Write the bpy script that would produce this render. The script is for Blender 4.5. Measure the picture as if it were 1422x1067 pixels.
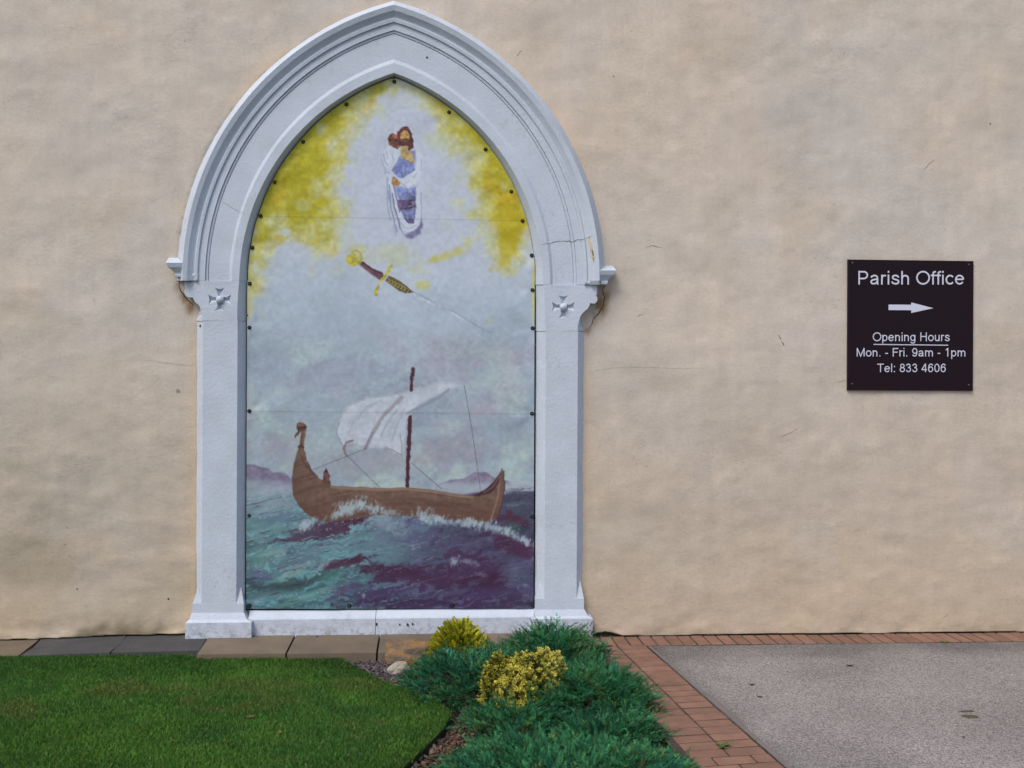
import bpy, bmesh, math, random
import numpy as np
from mathutils import Vector, Matrix

random.seed(7)
RNG = np.random.default_rng(11)
sc = bpy.context.scene
for o in list(bpy.data.objects):
    bpy.data.objects.remove(o, do_unlink=True)
COL = sc.collection

# ------------------------------------------------------------------ camera
FPX, CX, CY = 1300.0, 711.0, 533.5          # focal length in photo pixels, centre of the photo
CAM = np.array([0.0, -7.1, 1.925])
YAW, ROLL = math.atan(75 / FPX), math.radians(0.3)
_f = np.array([math.sin(YAW), math.cos(YAW), 0.0])
_r0 = np.array([math.cos(YAW), -math.sin(YAW), 0.0])
_u0 = np.array([0.0, 0.0, 1.0])
_r = math.cos(ROLL) * _r0 + math.sin(ROLL) * _u0
_u = math.cos(ROLL) * _u0 - math.sin(ROLL) * _r0
cam_data = bpy.data.cameras.new('camera')
cam_data.sensor_fit = 'HORIZONTAL'
cam_data.sensor_width = 36.0
cam_data.lens = FPX / 1422.0 * 36.0
cam_data.clip_start = 0.05
cam_data.clip_end = 2000
cam = bpy.data.objects.new('camera', cam_data)
COL.objects.link(cam)
m = Matrix.Identity(4)
for i in range(3):
    m[i][0], m[i][1], m[i][2], m[i][3] = _r[i], _u[i], -_f[i], CAM[i]
cam.matrix_world = m
sc.camera = cam

# ------------------------------------------------------------------ light
SUN_EL, SUN_AZ = math.radians(54), math.radians(220)   # azimuth clockwise from +Y: behind the camera, to the left
world = bpy.data.worlds.new('World')
sc.world = world
world.use_nodes = True
wn = world.node_tree
sky = wn.nodes.new('ShaderNodeTexSky')
sky.sky_type = 'NISHITA'
sky.sun_disc = False
sky.sun_elevation = SUN_EL
sky.sun_rotation = SUN_AZ
sky.air_density = 1.0
sky.dust_density = 2.6
sky.ozone_density = 1.0
bg = wn.nodes['Background']
bg.inputs['Strength'].default_value = 0.14
wn.links.new(sky.outputs[0], bg.inputs['Color'])
sun_d = bpy.data.lights.new('sun', 'SUN')
sun_d.energy = 1.5
sun_d.angle = math.radians(27)
sun_d.color = (1.0, 0.975, 0.945)
sun = bpy.data.objects.new('sun', sun_d)
COL.objects.link(sun)
sdir = Vector((math.sin(SUN_AZ) * math.cos(SUN_EL), math.cos(SUN_AZ) * math.cos(SUN_EL), math.sin(SUN_EL)))
sun.rotation_euler = sdir.to_track_quat('Z', 'Y').to_euler()
sun.location = (-6, -9, 12)
sc.view_settings.view_transform = 'Standard'
sc.view_settings.look = 'None'
sc.view_settings.exposure = 0.20
sc.view_settings.gamma = 1.0
sc.view_settings.use_curve_mapping = False
sc.cycles.use_denoising = True
sc.cycles.max_bounces = 6

# ------------------------------------------------------------------ helpers
def _ray(px, py):
    return _f + _r * ((px - CX) / FPX) + _u * ((CY - py) / FPX)

def P(px, py, d=0.0):
    """point of the plane standing d metres in front of the wall, from photo measurements"""
    v = _ray(px, py)
    return CAM + v * ((-d - CAM[1]) / v[1])

def G(px, py, z=0.0):
    """point of the level z of the ground"""
    v = _ray(px, py)
    return CAM + v * ((z - CAM[2]) / v[2])

def lin(c):
    c = np.asarray(c, float) / 255.0
    return np.where(c <= 0.04045, c / 12.92, ((c + 0.055) / 1.055) ** 2.4)

ILL = np.array([0.712, 0.735, 0.775])     # light on the wall
ILLG = np.array([1.12, 1.16, 1.25])     # light on the ground
def A(*c):
    """base colour of a surface measured in the photo under its overcast light"""
    return tuple(np.clip(lin(c) / ILL, 0, 0.9))

def AG(*c):
    return tuple(np.clip(lin(c) / ILLG, 0, 0.9))

def _h(ix, iy, s):
    v = np.sin(ix * 127.1 + iy * 311.7 + s * 74.7) * 43758.5453
    return v - np.floor(v)

def vn(x, y, s=0):
    x = np.asarray(x, float); y = np.asarray(y, float)
    ix, iy = np.floor(x), np.floor(y)
    fx, fy = x - ix, y - iy
    fx = fx * fx * (3 - 2 * fx); fy = fy * fy * (3 - 2 * fy)
    a = _h(ix, iy, s); b = _h(ix + 1, iy, s); c = _h(ix, iy + 1, s); d = _h(ix + 1, iy + 1, s)
    return (a + (b - a) * fx) * (1 - fy) + (c + (d - c) * fx) * fy

def fbm(x, y, s=0, n=4, g=0.5):
    """fractal noise about 0, roughly -1..1"""
    t = 0; a = 1.0; w = 0
    x = np.asarray(x, float); y = np.asarray(y, float)
    for i in range(n):
        t = t + a * (vn(x, y, s + i * 3.1) - 0.5) * 2; w += a
        x = x * 2.03 + 17.3; y = y * 2.03 - 9.7; a *= g
    return t / w * 1.5

def sstep(a, b, x):
    t = np.clip((x - a) / (b - a), 0, 1)
    return t * t * (3 - 2 * t)

def np_mesh(name, V, F, col=None, smooth=False):
    V = np.asarray(V, np.float32); F = np.asarray(F, np.int32)
    me = bpy.data.meshes.new(name)
    n, k = F.shape
    me.vertices.add(len(V)); me.vertices.foreach_set('co', V.ravel())
    me.loops.add(n * k); me.loops.foreach_set('vertex_index', F.ravel())
    me.polygons.add(n)
    me.polygons.foreach_set('loop_start', np.arange(0, n * k, k, dtype=np.int32))
    if smooth:
        me.polygons.foreach_set('use_smooth', np.ones(n, bool))
    me.update(calc_edges=True)
    if col is not None:
        ca = me.color_attributes.new('Col', 'FLOAT_COLOR', 'POINT')
        c = np.ones((len(V), 4), np.float32); c[:, :3] = col
        ca.data.foreach_set('color', c.ravel())
    return me

def base_of(p):
    b = np.zeros(3)
    while p is not None:
        b = b + np.array(p.location); p = p.parent
    return b

def link(name, me, mat=None, parent=None, loc=None):
    """links a mesh whose vertices are world coordinates; loc is the object's own origin"""
    o = bpy.data.objects.new(name, me)
    off = base_of(parent)
    if loc is not None:
        o.location = Vector(np.asarray(loc) - off); off = np.asarray(loc, float)
    if np.abs(off).max() > 0:
        me.transform(Matrix.Translation(Vector(-off)))
    if mat is not None and not me.materials:
        me.materials.append(mat)
    COL.objects.link(o)
    o.parent = parent
    return o

def tag(o, label=None, cat=None, group=None, kind=None):
    if label: o['label'] = label
    if cat: o['category'] = cat
    if group: o['group'] = group
    if kind: o['kind'] = kind
    return o

def empty(name, loc, label, cat, group=None):
    o = bpy.data.objects.new(name, None)
    o.empty_display_size = 0.05
    o.location = Vector(loc)
    COL.objects.link(o)
    return tag(o, label, cat, group)

def bm_obj(name, bm, mat, parent=None, loc=None, bevel=0.0):
    if bevel:
        bmesh.ops.bevel(bm, geom=[e for e in bm.edges if len(e.link_faces) == 2 and e.calc_face_angle(0) > 0.5],
                        offset=bevel, segments=2, affect='EDGES', clamp_overlap=True)
    bmesh.ops.recalc_face_normals(bm, faces=bm.faces)
    me = bpy.data.meshes.new(name); bm.to_mesh(me); bm.free()
    return link(name, me, mat, parent, loc)

def hexa(bm, pts):
    """box from 8 points: bottom ring 0-3, top ring 4-7"""
    v = [bm.verts.new(Vector(p)) for p in pts]
    for f in ((3, 2, 1, 0), (4, 5, 6, 7), (0, 1, 5, 4), (1, 2, 6, 5), (2, 3, 7, 6), (3, 0, 4, 7)):
        bm.faces.new([v[i] for i in f])
    return v

# ------------------------------------------------------------------ materials
def mat(name, col=(0.5, 0.5, 0.5), rough=0.85, attr=None, var=0.12, vscale=6.0, fine=0.0, fscale=120.0,
        bump=0.0, bscale=60.0, bdist=0.004, objvar=0.0, spec=0.3, bdetail=4.0, trans=0.0, metal=0.0, stretch=None):
    mt = bpy.data.materials.new(name); mt.use_nodes = True
    nt = mt.node_tree; N = nt.nodes; L = nt.links
    bs = N['Principled BSDF']
    bs.inputs['Roughness'].default_value = rough
    bs.inputs['Specular IOR Level'].default_value = spec
    bs.inputs['Metallic'].default_value = metal
    geo = N.new('ShaderNodeNewGeometry')
    pos = geo.outputs['Position']
    if stretch:
        vm = N.new('ShaderNodeVectorMath'); vm.operation = 'MULTIPLY'
        vm.inputs[1].default_value = stretch
        L.new(pos, vm.inputs[0]); pos = vm.outputs[0]
    if attr:
        at = N.new('ShaderNodeAttribute'); at.attribute_name = attr
        cur = at.outputs['Color']
    else:
        rgb = N.new('ShaderNodeRGB'); rgb.outputs[0].default_value = (*col, 1); cur = rgb.outputs[0]
    def modulate(cur, fac_out, amt):
        mr = N.new('ShaderNodeMapRange')
        mr.inputs['From Min'].default_value = 0.3; mr.inputs['From Max'].default_value = 0.7
        mr.inputs['To Min'].default_value = 1 - amt; mr.inputs['To Max'].default_value = 1 + amt
        L.new(fac_out, mr.inputs['Value'])
        vm = N.new('ShaderNodeVectorMath'); vm.operation = 'SCALE'
        L.new(cur, vm.inputs[0]); L.new(mr.outputs[0], vm.inputs['Scale'])
        return vm.outputs[0]
    def noise(scale, detail=4.0):
        n = N.new('ShaderNodeTexNoise'); n.inputs['Scale'].default_value = scale
        n.inputs['Detail'].default_value = detail
        L.new(pos, n.inputs['Vector']); return n.outputs['Fac']
    if var: cur = modulate(cur, noise(vscale), var)
    if fine: cur = modulate(cur, noise(fscale, 2.0), fine)
    if objvar:
        oi = N.new('ShaderNodeObjectInfo')
        mr = N.new('ShaderNodeMapRange'); mr.inputs['To Min'].default_value = 1 - objvar; mr.inputs['To Max'].default_value = 1 + objvar
        L.new(oi.outputs['Random'], mr.inputs['Value'])
        vm = N.new('ShaderNodeVectorMath'); vm.operation = 'SCALE'
        L.new(cur, vm.inputs[0]); L.new(mr.outputs[0], vm.inputs['Scale']); cur = vm.outputs[0]
    L.new(cur, bs.inputs['Base Color'])
    if bump:
        b = N.new('ShaderNodeBump'); b.inputs['Strength'].default_value = bump
        b.inputs['Distance'].default_value = bdist
        L.new(noise(bscale, bdetail), b.inputs['Height'])
        L.new(b.outputs[0], bs.inputs['Normal'])
    if trans:
        out = N['Material Output']
        tr = N.new('ShaderNodeBsdfTranslucent'); L.new(cur, tr.inputs['Color'])
        mx = N.new('ShaderNodeMixShader'); mx.inputs[0].default_value = trans
        L.new(bs.outputs[0], mx.inputs[1]); L.new(tr.outputs[0], mx.inputs[2]); L.new(mx.outputs[0], out.inputs['Surface'])
    return mt

M = {}
M['wall'] = mat('lime_render', attr='Col', rough=0.92, var=0.05, vscale=3.5, fine=0.05, fscale=45, bump=0.7, bscale=30, bdist=0.008, bdetail=9)
M['paint'] = mat('white_masonry_paint', A(169, 178, 192), rough=0.75, var=0.06, vscale=5, fine=0.04, fscale=70, bump=0.42, bscale=50, bdist=0.006, bdetail=9)
M['banner'] = mat('printed_pvc', attr='Col', rough=0.5, var=0.0, spec=0.35, bump=0.12, bscale=14, bdist=0.004)
M['back'] = mat('shadow_gap_black', (0.015, 0.012, 0.01), var=0)  # near-black that paints the shadow gap round the banner
M['screw'] = mat('dark_screw_cap', (0.014, 0.011, 0.010), rough=0.45, var=0.1)
M['screw_ring'] = mat('washer', (0.07, 0.06, 0.05), rough=0.5, var=0.1)
M['sign'] = mat('sign_acrylic', A(25, 14, 21), rough=0.45, var=0.04, spec=0.18)
M['letter'] = mat('sign_lettering', A(182, 184, 202), rough=0.6, var=0.0)
M['steel'] = mat('screw_steel', (0.12, 0.12, 0.13), rough=0.4, var=0.0, metal=0.6)
M['crack'] = mat('crack_dark', (0.05, 0.032, 0.02), var=0.3, vscale=30)
M['hair'] = mat('hairline', (0.36, 0.285, 0.215), var=0.2, vscale=30)
M['flake'] = mat('bare_render', A(176, 160, 136), var=0.1)
M['buff'] = mat('buff_slab', AG(122, 110, 97), rough=0.9, var=0.12, vscale=5, fine=0.16, fscale=130, bump=0.5, bscale=120, bdist=0.002, objvar=0.07)
M['grey'] = mat('grey_slab', AG(80, 80, 83), rough=0.9, var=0.14, vscale=6, fine=0.30, fscale=120, bump=0.6, bscale=120, bdist=0.002, objvar=0.07)
M['brick'] = mat('clay_paver', AG(139, 107, 93), rough=0.9, var=0.16, vscale=9, fine=0.10, fscale=150, bump=0.35, bscale=140, bdist=0.002, objvar=0.13)
M['joint'] = mat('jointing_sand', (0.062, 0.047, 0.038), var=0.3, vscale=20, bump=0.5, bscale=120)
M['margin'] = mat('smooth_concrete', AG(124, 116, 116), var=0.15, vscale=9, bump=0.3, bscale=90)
M['soil'] = mat('soil', (0.035, 0.027, 0.020), var=0.4, vscale=25, bump=1.0, bscale=70, bdist=0.02)
M['earth'] = mat('turf_earth', (0.022, 0.035, 0.010), var=0.3, vscale=8, bump=1.0, bscale=50, bdist=0.02)
M['leafcol'] = mat('foliage', attr='Col', rough=0.65, var=0.12, vscale=5, spec=0.25, trans=0.22)
M['grass'] = mat('grass_blades', attr='Col', rough=0.6, var=0.10, vscale=3, spec=0.25, trans=0.25)
M['chips'] = mat('slate_chips', attr='Col', rough=0.8, var=0.1, spec=0.3)
M['twig'] = mat('twig_bark', (0.06, 0.04, 0.026), var=0.3, vscale=40)
M['rock_ochre'] = mat('ochre_sandstone', attr='Col', rough=0.9, var=0.2, vscale=18, fine=0.15, fscale=90, bump=0.9, bscale=45, bdist=0.012, bdetail=8)
M['rock_white'] = mat('white_quartz', AG(176, 168, 156), rough=0.8, var=0.15, vscale=25, bump=0.9, bscale=50, bdist=0.01, bdetail=8)
M['deadleaf'] = mat('dead_leaf', AG(124, 90, 62), rough=0.8, var=0.25, vscale=60, objvar=0.25)
M['darkleaf'] = mat('dark_leaf', AG(58, 50, 46), rough=0.8, var=0.25, vscale=60, objvar=0.25)
M['weed'] = mat('weed_leaf', AG(84, 100, 50), rough=0.7, var=0.2, vscale=60)
M['moss'] = mat('moss', AG(88, 86, 66), rough=0.95, var=0.3, vscale=60, bump=0.8, bscale=150)

def concrete_material():
    mt = bpy.data.materials.new('exposed_aggregate'); mt.use_nodes = True
    N = mt.node_tree.nodes; L = mt.node_tree.links; bs = N['Principled BSDF']
    bs.inputs['Roughness'].default_value = 0.9
    bs.inputs['Specular IOR Level'].default_value = 0.25
    geo = N.new('ShaderNodeNewGeometry')
    vo = N.new('ShaderNodeTexVoronoi'); vo.inputs['Scale'].default_value = 150; L.new(geo.outputs['Position'], vo.inputs['Vector'])
    sep = N.new('ShaderNodeSeparateColor'); L.new(vo.outputs['Color'], sep.inputs[0])
    cr = N.new('ShaderNodeValToRGB'); e = cr.color_ramp.elements
    stops = [(0.0, AG(98, 97, 101)), (0.2, AG(128, 125, 128)), (0.45, AG(148, 145, 147)), (0.7, AG(157, 154, 155)), (0.88, AG(168, 165, 164)), (1.0, AG(186, 183, 180))]
    e[0].position, e[0].color = stops[0][0], (*stops[0][1], 1)
    e[1].position, e[1].color = stops[-1][0], (*stops[-1][1], 1)
    for p, c in stops[1:-1]:
        x = e.new(p); x.color = (*c, 1)
    L.new(sep.outputs[0], cr.inputs[0])
    n1 = N.new('ShaderNodeTexNoise'); n1.inputs['Scale'].default_value = 1.3; n1.inputs['Detail'].default_value = 6
    L.new(geo.outputs['Position'], n1.inputs['Vector'])
    mr = N.new('ShaderNodeMapRange'); mr.inputs['From Min'].default_value = 0.3; mr.inputs['From Max'].default_value = 0.7
    mr.inputs['To Min'].default_value = 0.80; mr.inputs['To Max'].default_value = 1.15
    L.new(n1.outputs['Fac'], mr.inputs['Value'])
    vm = N.new('ShaderNodeVectorMath'); vm.operation = 'SCALE'
    L.new(cr.outputs[0], vm.inputs[0]); L.new(mr.outputs[0], vm.inputs['Scale'])
    # darker bands along the wall and the brick border, set by the mesh
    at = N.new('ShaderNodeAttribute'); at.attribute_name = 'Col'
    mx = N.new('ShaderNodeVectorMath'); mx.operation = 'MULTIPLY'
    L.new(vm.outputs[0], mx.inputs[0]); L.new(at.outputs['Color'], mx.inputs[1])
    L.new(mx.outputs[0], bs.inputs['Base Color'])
    b = N.new('ShaderNodeBump'); b.inputs['Strength'].default_value = 0.7; b.inputs['Distance'].default_value = 0.004
    L.new(vo.outputs['Distance'], b.inputs['Height']); b.invert = True
    L.new(b.outputs[0], bs.inputs['Normal'])
    return mt
M['concrete'] = concrete_material()

def weather_paint():
    """splash dirt near the ground and thin grime patches on the white paint"""
    nt = M['paint'].node_tree; N = nt.nodes; L = nt.links; bs = N['Principled BSDF']
    src = bs.inputs['Base Color'].links[0].from_socket
    geo = N.new('ShaderNodeNewGeometry'); sp = N.new('ShaderNodeSeparateXYZ'); L.new(geo.outputs['Position'], sp.inputs[0])
    def mr(x, a, b, c, d):
        m_ = N.new('ShaderNodeMapRange'); m_.inputs[1].default_value = a; m_.inputs[2].default_value = b; m_.inputs[3].default_value = c; m_.inputs[4].default_value = d
        L.new(x, m_.inputs[0]); return m_.outputs[0]
    def noise(s, det, rg):
        n = N.new('ShaderNodeTexNoise'); n.inputs['Scale'].default_value = s; n.inputs['Detail'].default_value = det; n.inputs['Roughness'].default_value = rg
        L.new(geo.outputs['Position'], n.inputs['Vector']); return n.outputs['Fac']
    def mul(a, b):
        m_ = N.new('ShaderNodeMath'); m_.operation = 'MULTIPLY'; L.new(a, m_.inputs[0]); L.new(b, m_.inputs[1]); return m_.outputs[0]
    def mix(fac, a, col):
        mx = N.new('ShaderNodeMix'); mx.data_type = 'RGBA'; L.new(fac, mx.inputs[0]); L.new(a, mx.inputs[6]); mx.inputs[7].default_value = (*col, 1); return mx.outputs[2]
    c = mix(mul(mr(sp.outputs['Z'], 0.04, 0.20, 0.8, 0.0), mr(noise(22, 6, 0.7), 0.45, 0.7, 0.0, 1.0)), src, (0.16, 0.13, 0.09))
    c = mix(mul(mr(noise(3.2, 5, 0.6), 0.55, 0.72, 0.0, 0.5), mr(noise(30, 6, 0.75), 0.5, 0.68, 0.0, 1.0)), c, (0.26, 0.26, 0.24))
    L.new(c, bs.inputs['Base Color'])
weather_paint()

def wall_material():
    mt = bpy.data.materials.new('lime_render'); mt.use_nodes = True
    N = mt.node_tree.nodes; L = mt.node_tree.links; bs = N['Principled BSDF']
    bs.inputs['Roughness'].default_value = 0.93; bs.inputs['Specular IOR Level'].default_value = 0.2
    geo = N.new('ShaderNodeNewGeometry'); pos = geo.outputs['Position']
    def noise(sc_, det, rough=0.5, stretch=None):
        n = N.new('ShaderNodeTexNoise'); n.inputs['Scale'].default_value = sc_; n.inputs['Detail'].default_value = det; n.inputs['Roughness'].default_value = rough
        if stretch:
            vm = N.new('ShaderNodeVectorMath'); vm.operation = 'MULTIPLY'; vm.inputs[1].default_value = stretch
            L.new(pos, vm.inputs[0]); L.new(vm.outputs[0], n.inputs['Vector'])
        else: L.new(pos, n.inputs['Vector'])
        return n.outputs['Fac']
    def mr(x, a, b, c, d):
        m_ = N.new('ShaderNodeMapRange'); m_.inputs[1].default_value = a; m_.inputs[2].default_value = b; m_.inputs[3].default_value = c; m_.inputs[4].default_value = d
        L.new(x, m_.inputs[0]); return m_.outputs[0]
    def math2(op, x, y):
        m_ = N.new('ShaderNodeMath'); m_.operation = op
        for i, v in enumerate((x, y)):
            if isinstance(v, float): m_.inputs[i].default_value = v
            else: L.new(v, m_.inputs[i])
        return m_.outputs[0]
    at = N.new('ShaderNodeAttribute'); at.attribute_name = 'Col'
    f = math2('MULTIPLY', mr(noise(7, 6, 0.6), 0.3, 0.7, 0.95, 1.05), mr(noise(42, 5, 0.65), 0.3, 0.7, 0.95, 1.05))
    f = math2('MULTIPLY', f, mr(noise(190, 3, 0.7), 0.3, 0.7, 0.93, 1.06))
    f = math2('MULTIPLY', f, mr(noise(3.0, 4, 0.6, (3.2, 1.0, 0.35)), 0.35, 0.7, 1.02, 0.96))
    # small pits and dirt flecks, gathered in patches
    fl = math2('MULTIPLY', mr(noise(48, 5, 0.72, (0.8, 1, 1.2)), 0.57, 0.70, 0.0, 1.0), mr(noise(1.9, 4, 0.6), 0.45, 0.65, 0.12, 1.0))
    f = math2('MULTIPLY', f, mr(fl, 0.0, 1.0, 1.0, 0.76))
    vm = N.new('ShaderNodeVectorMath'); vm.operation = 'SCALE'; L.new(at.outputs['Color'], vm.inputs[0]); L.new(f, vm.inputs['Scale'])
    L.new(vm.outputs[0], bs.inputs['Base Color'])
    # soft trowel swells, patchy grit
    swell = noise(5.5, 4, 0.55, (0.8, 1, 1.5)); mask = mr(noise(1.6, 3), 0.4, 0.62, 0.15, 1.0)
    sx = N.new('ShaderNodeSeparateXYZ'); L.new(pos, sx.inputs[0])
    h = math2('ADD', math2('MULTIPLY', swell, mr(sx.outputs['Z'], 0.2, 2.6, 0.75, 0.28)), math2('MULTIPLY', math2('MULTIPLY', noise(34, 7, 0.62), mask), 0.35))
    h = math2('ADD', h, math2('MULTIPLY', noise(95, 5, 0.72), 0.20))
    h = math2('ADD', h, math2('MULTIPLY', fl, -0.12))
    b = N.new('ShaderNodeBump'); b.inputs['Strength'].default_value = 0.7; b.inputs['Distance'].default_value = 0.012
    L.new(h, b.inputs['Height']); L.new(b.outputs[0], bs.inputs['Normal'])
    return mt
M['wall'] = wall_material()

# ------------------------------------------------------------------ ground sheets
def sheet(name, pts, z, mt, kind='structure', thick=0.0):
    bm = bmesh.new()
    f = bm.faces.new([bm.verts.new((p[0], p[1], z)) for p in pts])
    if thick:
        r = bmesh.ops.extrude_face_region(bm, geom=[f])
        bmesh.ops.translate(bm, verts=[v for v in r['geom'] if isinstance(v, bmesh.types.BMVert)], vec=(0, 0, -thick))
    o = bm_obj(name, bm, mt)
    return tag(o, kind=kind)

sheet('ground', [(-400, -400), (400, -400), (400, 400), (-400, 400)], -0.16, M['earth'])

# arch centreline and wall face -------------------------------------------------
SPL, SPR = (642.0, 390.0), (444.0, 390.0)      # arc centres of the left and right half
def inside_surround(x, z):
    """signed-ish distance (m) outside the white surround (negative inside)"""
    cl, cr = P(642, 390), P(444, 390)
    d = np.empty_like(x)
    R = 398 / 185.0
    dl = np.hypot(x - cl[0], z - cl[2]) - R
    dr = np.hypot(x - cr[0], z - cr[2]) - R
    d_arch = np.maximum(dl, dr)
    xl, xr = P(272, 600)[0], P(809.5, 600)[0]
    d_j = np.maximum(xl - x, x - xr)
    return np.where(z > cl[2] + 0.02, d_arch, d_j)

def wall_disp(x, z):
    """how far the uneven render stands out at a point of the wall"""
    h = 0.007 * fbm(x * 0.9, z * 1.1, 1, 3) + 0.0045 * fbm(x * 3.2, z * 4.6, 5, 3) + 0.0012 * fbm(x * 11, z * 13, 6, 2)
    rid = fbm(x * 2.3 + 0.4 * fbm(x, z, 21), z * 5.5, 9, 3)
    h = h + 0.006 * np.maximum(0, rid - 0.25) * sstep(3.3, 0.6, z)
    h = h + 0.0045 * sstep(0.45, 0.8, fbm(x * 1.4, z * 2.1, 33, 3)) * sstep(2.6, 0.4, z)
    return h

def grid_axis(parts):
    return np.unique(np.round(np.concatenate([np.arange(a, b, s) for a, b, s in parts]), 5))

def build_wall():
    xs = grid_axis([(-11, -4.2, 0.4), (-4.2, 5.0, 0.022), (5.0, 12.01, 0.4)])
    zs = grid_axis([(-0.3, -0.02, 0.07), (-0.02, 0.09, 0.006), (0.09, 5.1, 0.022), (5.1, 7.01, 0.38)])
    X, Z = np.meshgrid(xs, zs)
    dist = inside_surround(X, Z)
    d = wall_disp(X, Z)
    zb = 0.004 + 0.007 * fbm(X * 3.1, X * 0 + 3.3, 4, 4) + np.where(X < -1.9, 0.014 + 0.036 * np.clip((X + 3.4) / 1.3, 0, 1), 0.0)
    # little gap where the paving starts right of the surround
    zb = zb + 0.03 * np.exp(-((X - 1.13) / 0.10) ** 2)
    # crumbly swelling of the render along the left foot
    d = d + np.where(X < -1.9, 1, 0.35) * 0.012 * sstep(0.14, 0.03, Z - 0.02 * fbm(X * 5, Z, 8)) * (1 + 0.8 * fbm(X * 14, Z * 14, 12, 3))
    d = np.where(Z < zb, -0.022, d)
    d = np.where(dist < -0.03, -0.012, d)
    V = np.stack([X, -d, Z], -1).reshape(-1, 3)
    # ---- colour of the limewash, with the dimmer light lower down painted in
    c1 = np.array(A(184, 173, 162)); c2 = np.array(A(180, 172, 164)); c3 = np.array(A(187, 172, 157))
    grey = np.array(A(171, 167, 163)); olive = np.array(A(144, 134, 118)); peach = np.array(A(184, 161, 132))
    n1 = fbm(X * 0.7, Z * 0.7, 41, 4)[..., None]; n2 = fbm(X * 1.9, Z * 1.6, 47, 4)[..., None]; n3 = fbm(X * 5, Z * 4, 53, 4)[..., None]
    col = c1 + (c2 - c1) * sstep(-0.5, 0.5, n1) + (c3 - c1) * 0.6 * sstep(0.0, 0.8, n2)
    col = col + (grey - col) * 0.45 * sstep(0.05, 0.7, fbm(X * 1.1 + 3, Z * 1.3, 61, 5)[..., None])
    low = sstep(3.0, 0.2, Z + 0.5 * fbm(X * 0.8, Z * 0.8, 71, 3))[..., None]
    col = col + (np.array(A(165, 153, 139)) - col) * 0.85 * low  # falloff of light towards the ground, put into the wall colour
    st = sstep(0.10, 0.85, fbm(X * 1.6, Z * 2.2, 77, 5))[..., None]
    col = col + (olive - col) * st * (0.22 + 0.45 * low * sstep(-1.0, -2.2, X)[..., None])
    bl = np.exp(-(((X + 2.85) / 0.55) ** 2 + ((Z - 1.2) / 0.55) ** 2))[..., None]
    col = col + (np.array(A(136, 130, 120)) - col) * 0.55 * bl * sstep(-0.5, 0.5, n3)
    # worn limewash: paler and pinker patches with ragged edges
    pt = sstep(0.12, 0.34, fbm(X * 2.6 + 0.5 * fbm(X * 6, Z * 6, 97, 3), Z * 3.0, 99, 5))[..., None]
    col = col + (np.array(A(186, 174, 164)) - col) * 0.16 * pt * (1 - 0.5 * low)
    pt = sstep(0.15, 0.40, fbm(X * 3.1 + 9, Z * 3.6 + 0.4 * fbm(X * 7, Z * 7, 101, 3), 103, 5))[..., None]
    col = col + (np.array(A(162, 152, 140)) - col) * 0.12 * pt
    pt = sstep(0.2, 0.5, fbm(X * 2.2 + 4, Z * 2.6, 107, 5))[..., None]
    col = col + (np.array(A(172, 167, 165)) - col) * 0.18 * pt
    col = col * (1 + 0.05 * n3)
    foot = sstep(0.75, 0.1, Z + 0.25 * fbm(X * 1.7, Z * 1.7, 121, 3))[..., None]
    col = col + (np.array(A(176, 160, 137)) - col) * 0.5 * foot
    rim = np.exp(-np.clip(dist, 0, None) / 0.05)[..., None] * sstep(-0.6, 0.3, n2)
    col = col + (peach - col) * 0.55 * rim
    # streaks of rust and dirt below the two label stops
    for px, py, w in ((248, 396, 0.035), (840, 408, 0.05), (256, 412, 0.03), (264, 428, 0.03), (834, 426, 0.05), (822, 442, 0.035), (815, 458, 0.03)):
        p = P(px, py)
        s = np.exp(-(((X - p[0]) / w) ** 2 + ((Z - p[2]) / (w * 1.5)) ** 2)) * (0.7 + 0.9 * fbm(X * 17, Z * 13, 83, 3))
        col = col + (np.array(A(112, 84, 52)) - col) * np.clip(s, 0, 0.85)[..., None]
    # grime on the foot of the left wall
    g = sstep(0.17, 0.03, Z + 0.05 * fbm(X * 7, Z * 7, 91, 4)) * sstep(-0.35, 0.5, fbm(X * 2.4, Z * 6, 93, 4) + 0.1)
    g = g * np.where(X < -1.9, 1.0, 0.22)
    col = col + (np.array(A(84, 76, 58)) - col) * (0.85 * g)[..., None]
    col = np.where((Z < zb)[..., None], np.array(A(58, 50, 42)), col)
    nz, nx = X.shape
    idx = np.arange(nz * nx).reshape(nz, nx)
    F = np.stack([idx[:-1, :-1], idx[:-1, 1:], idx[1:, 1:], idx[1:, :-1]], -1).reshape(-1, 4)
    ring = np.concatenate([idx[0, :], idx[1:, -1], idx[-1, -2::-1], idx[-2:0:-1, 0]])
    B = V[ring].copy(); B[:, 1] = 0.45
    nb = len(V); k = len(ring)
    r2 = nb + np.arange(k)
    S = np.stack([ring, r2, np.roll(r2, -1), np.roll(ring, -1)], -1)
    V2 = np.concatenate([V, B]); c2_ = np.concatenate([col.reshape(-1, 3), np.tile(c1, (k, 1))])
    # back face: one quad from the four corners
    corners = nb + np.array([0, nx - 1, nx - 1 + nz - 1, nx - 1 + nz - 1 + nx - 1])
    F = np.concatenate([F, S, corners[None, ::-1]])
    me = np_mesh('rendered_wall', V2, F, np.clip(c2_, 0.005, 0.9), smooth=True)
    o = link('rendered_wall', me, M['wall'], None, (0, 0, 0))
    return tag(o, 'cream lime rendered church wall behind the white arch and the sign', 'wall')
WALL = build_wall()

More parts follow.
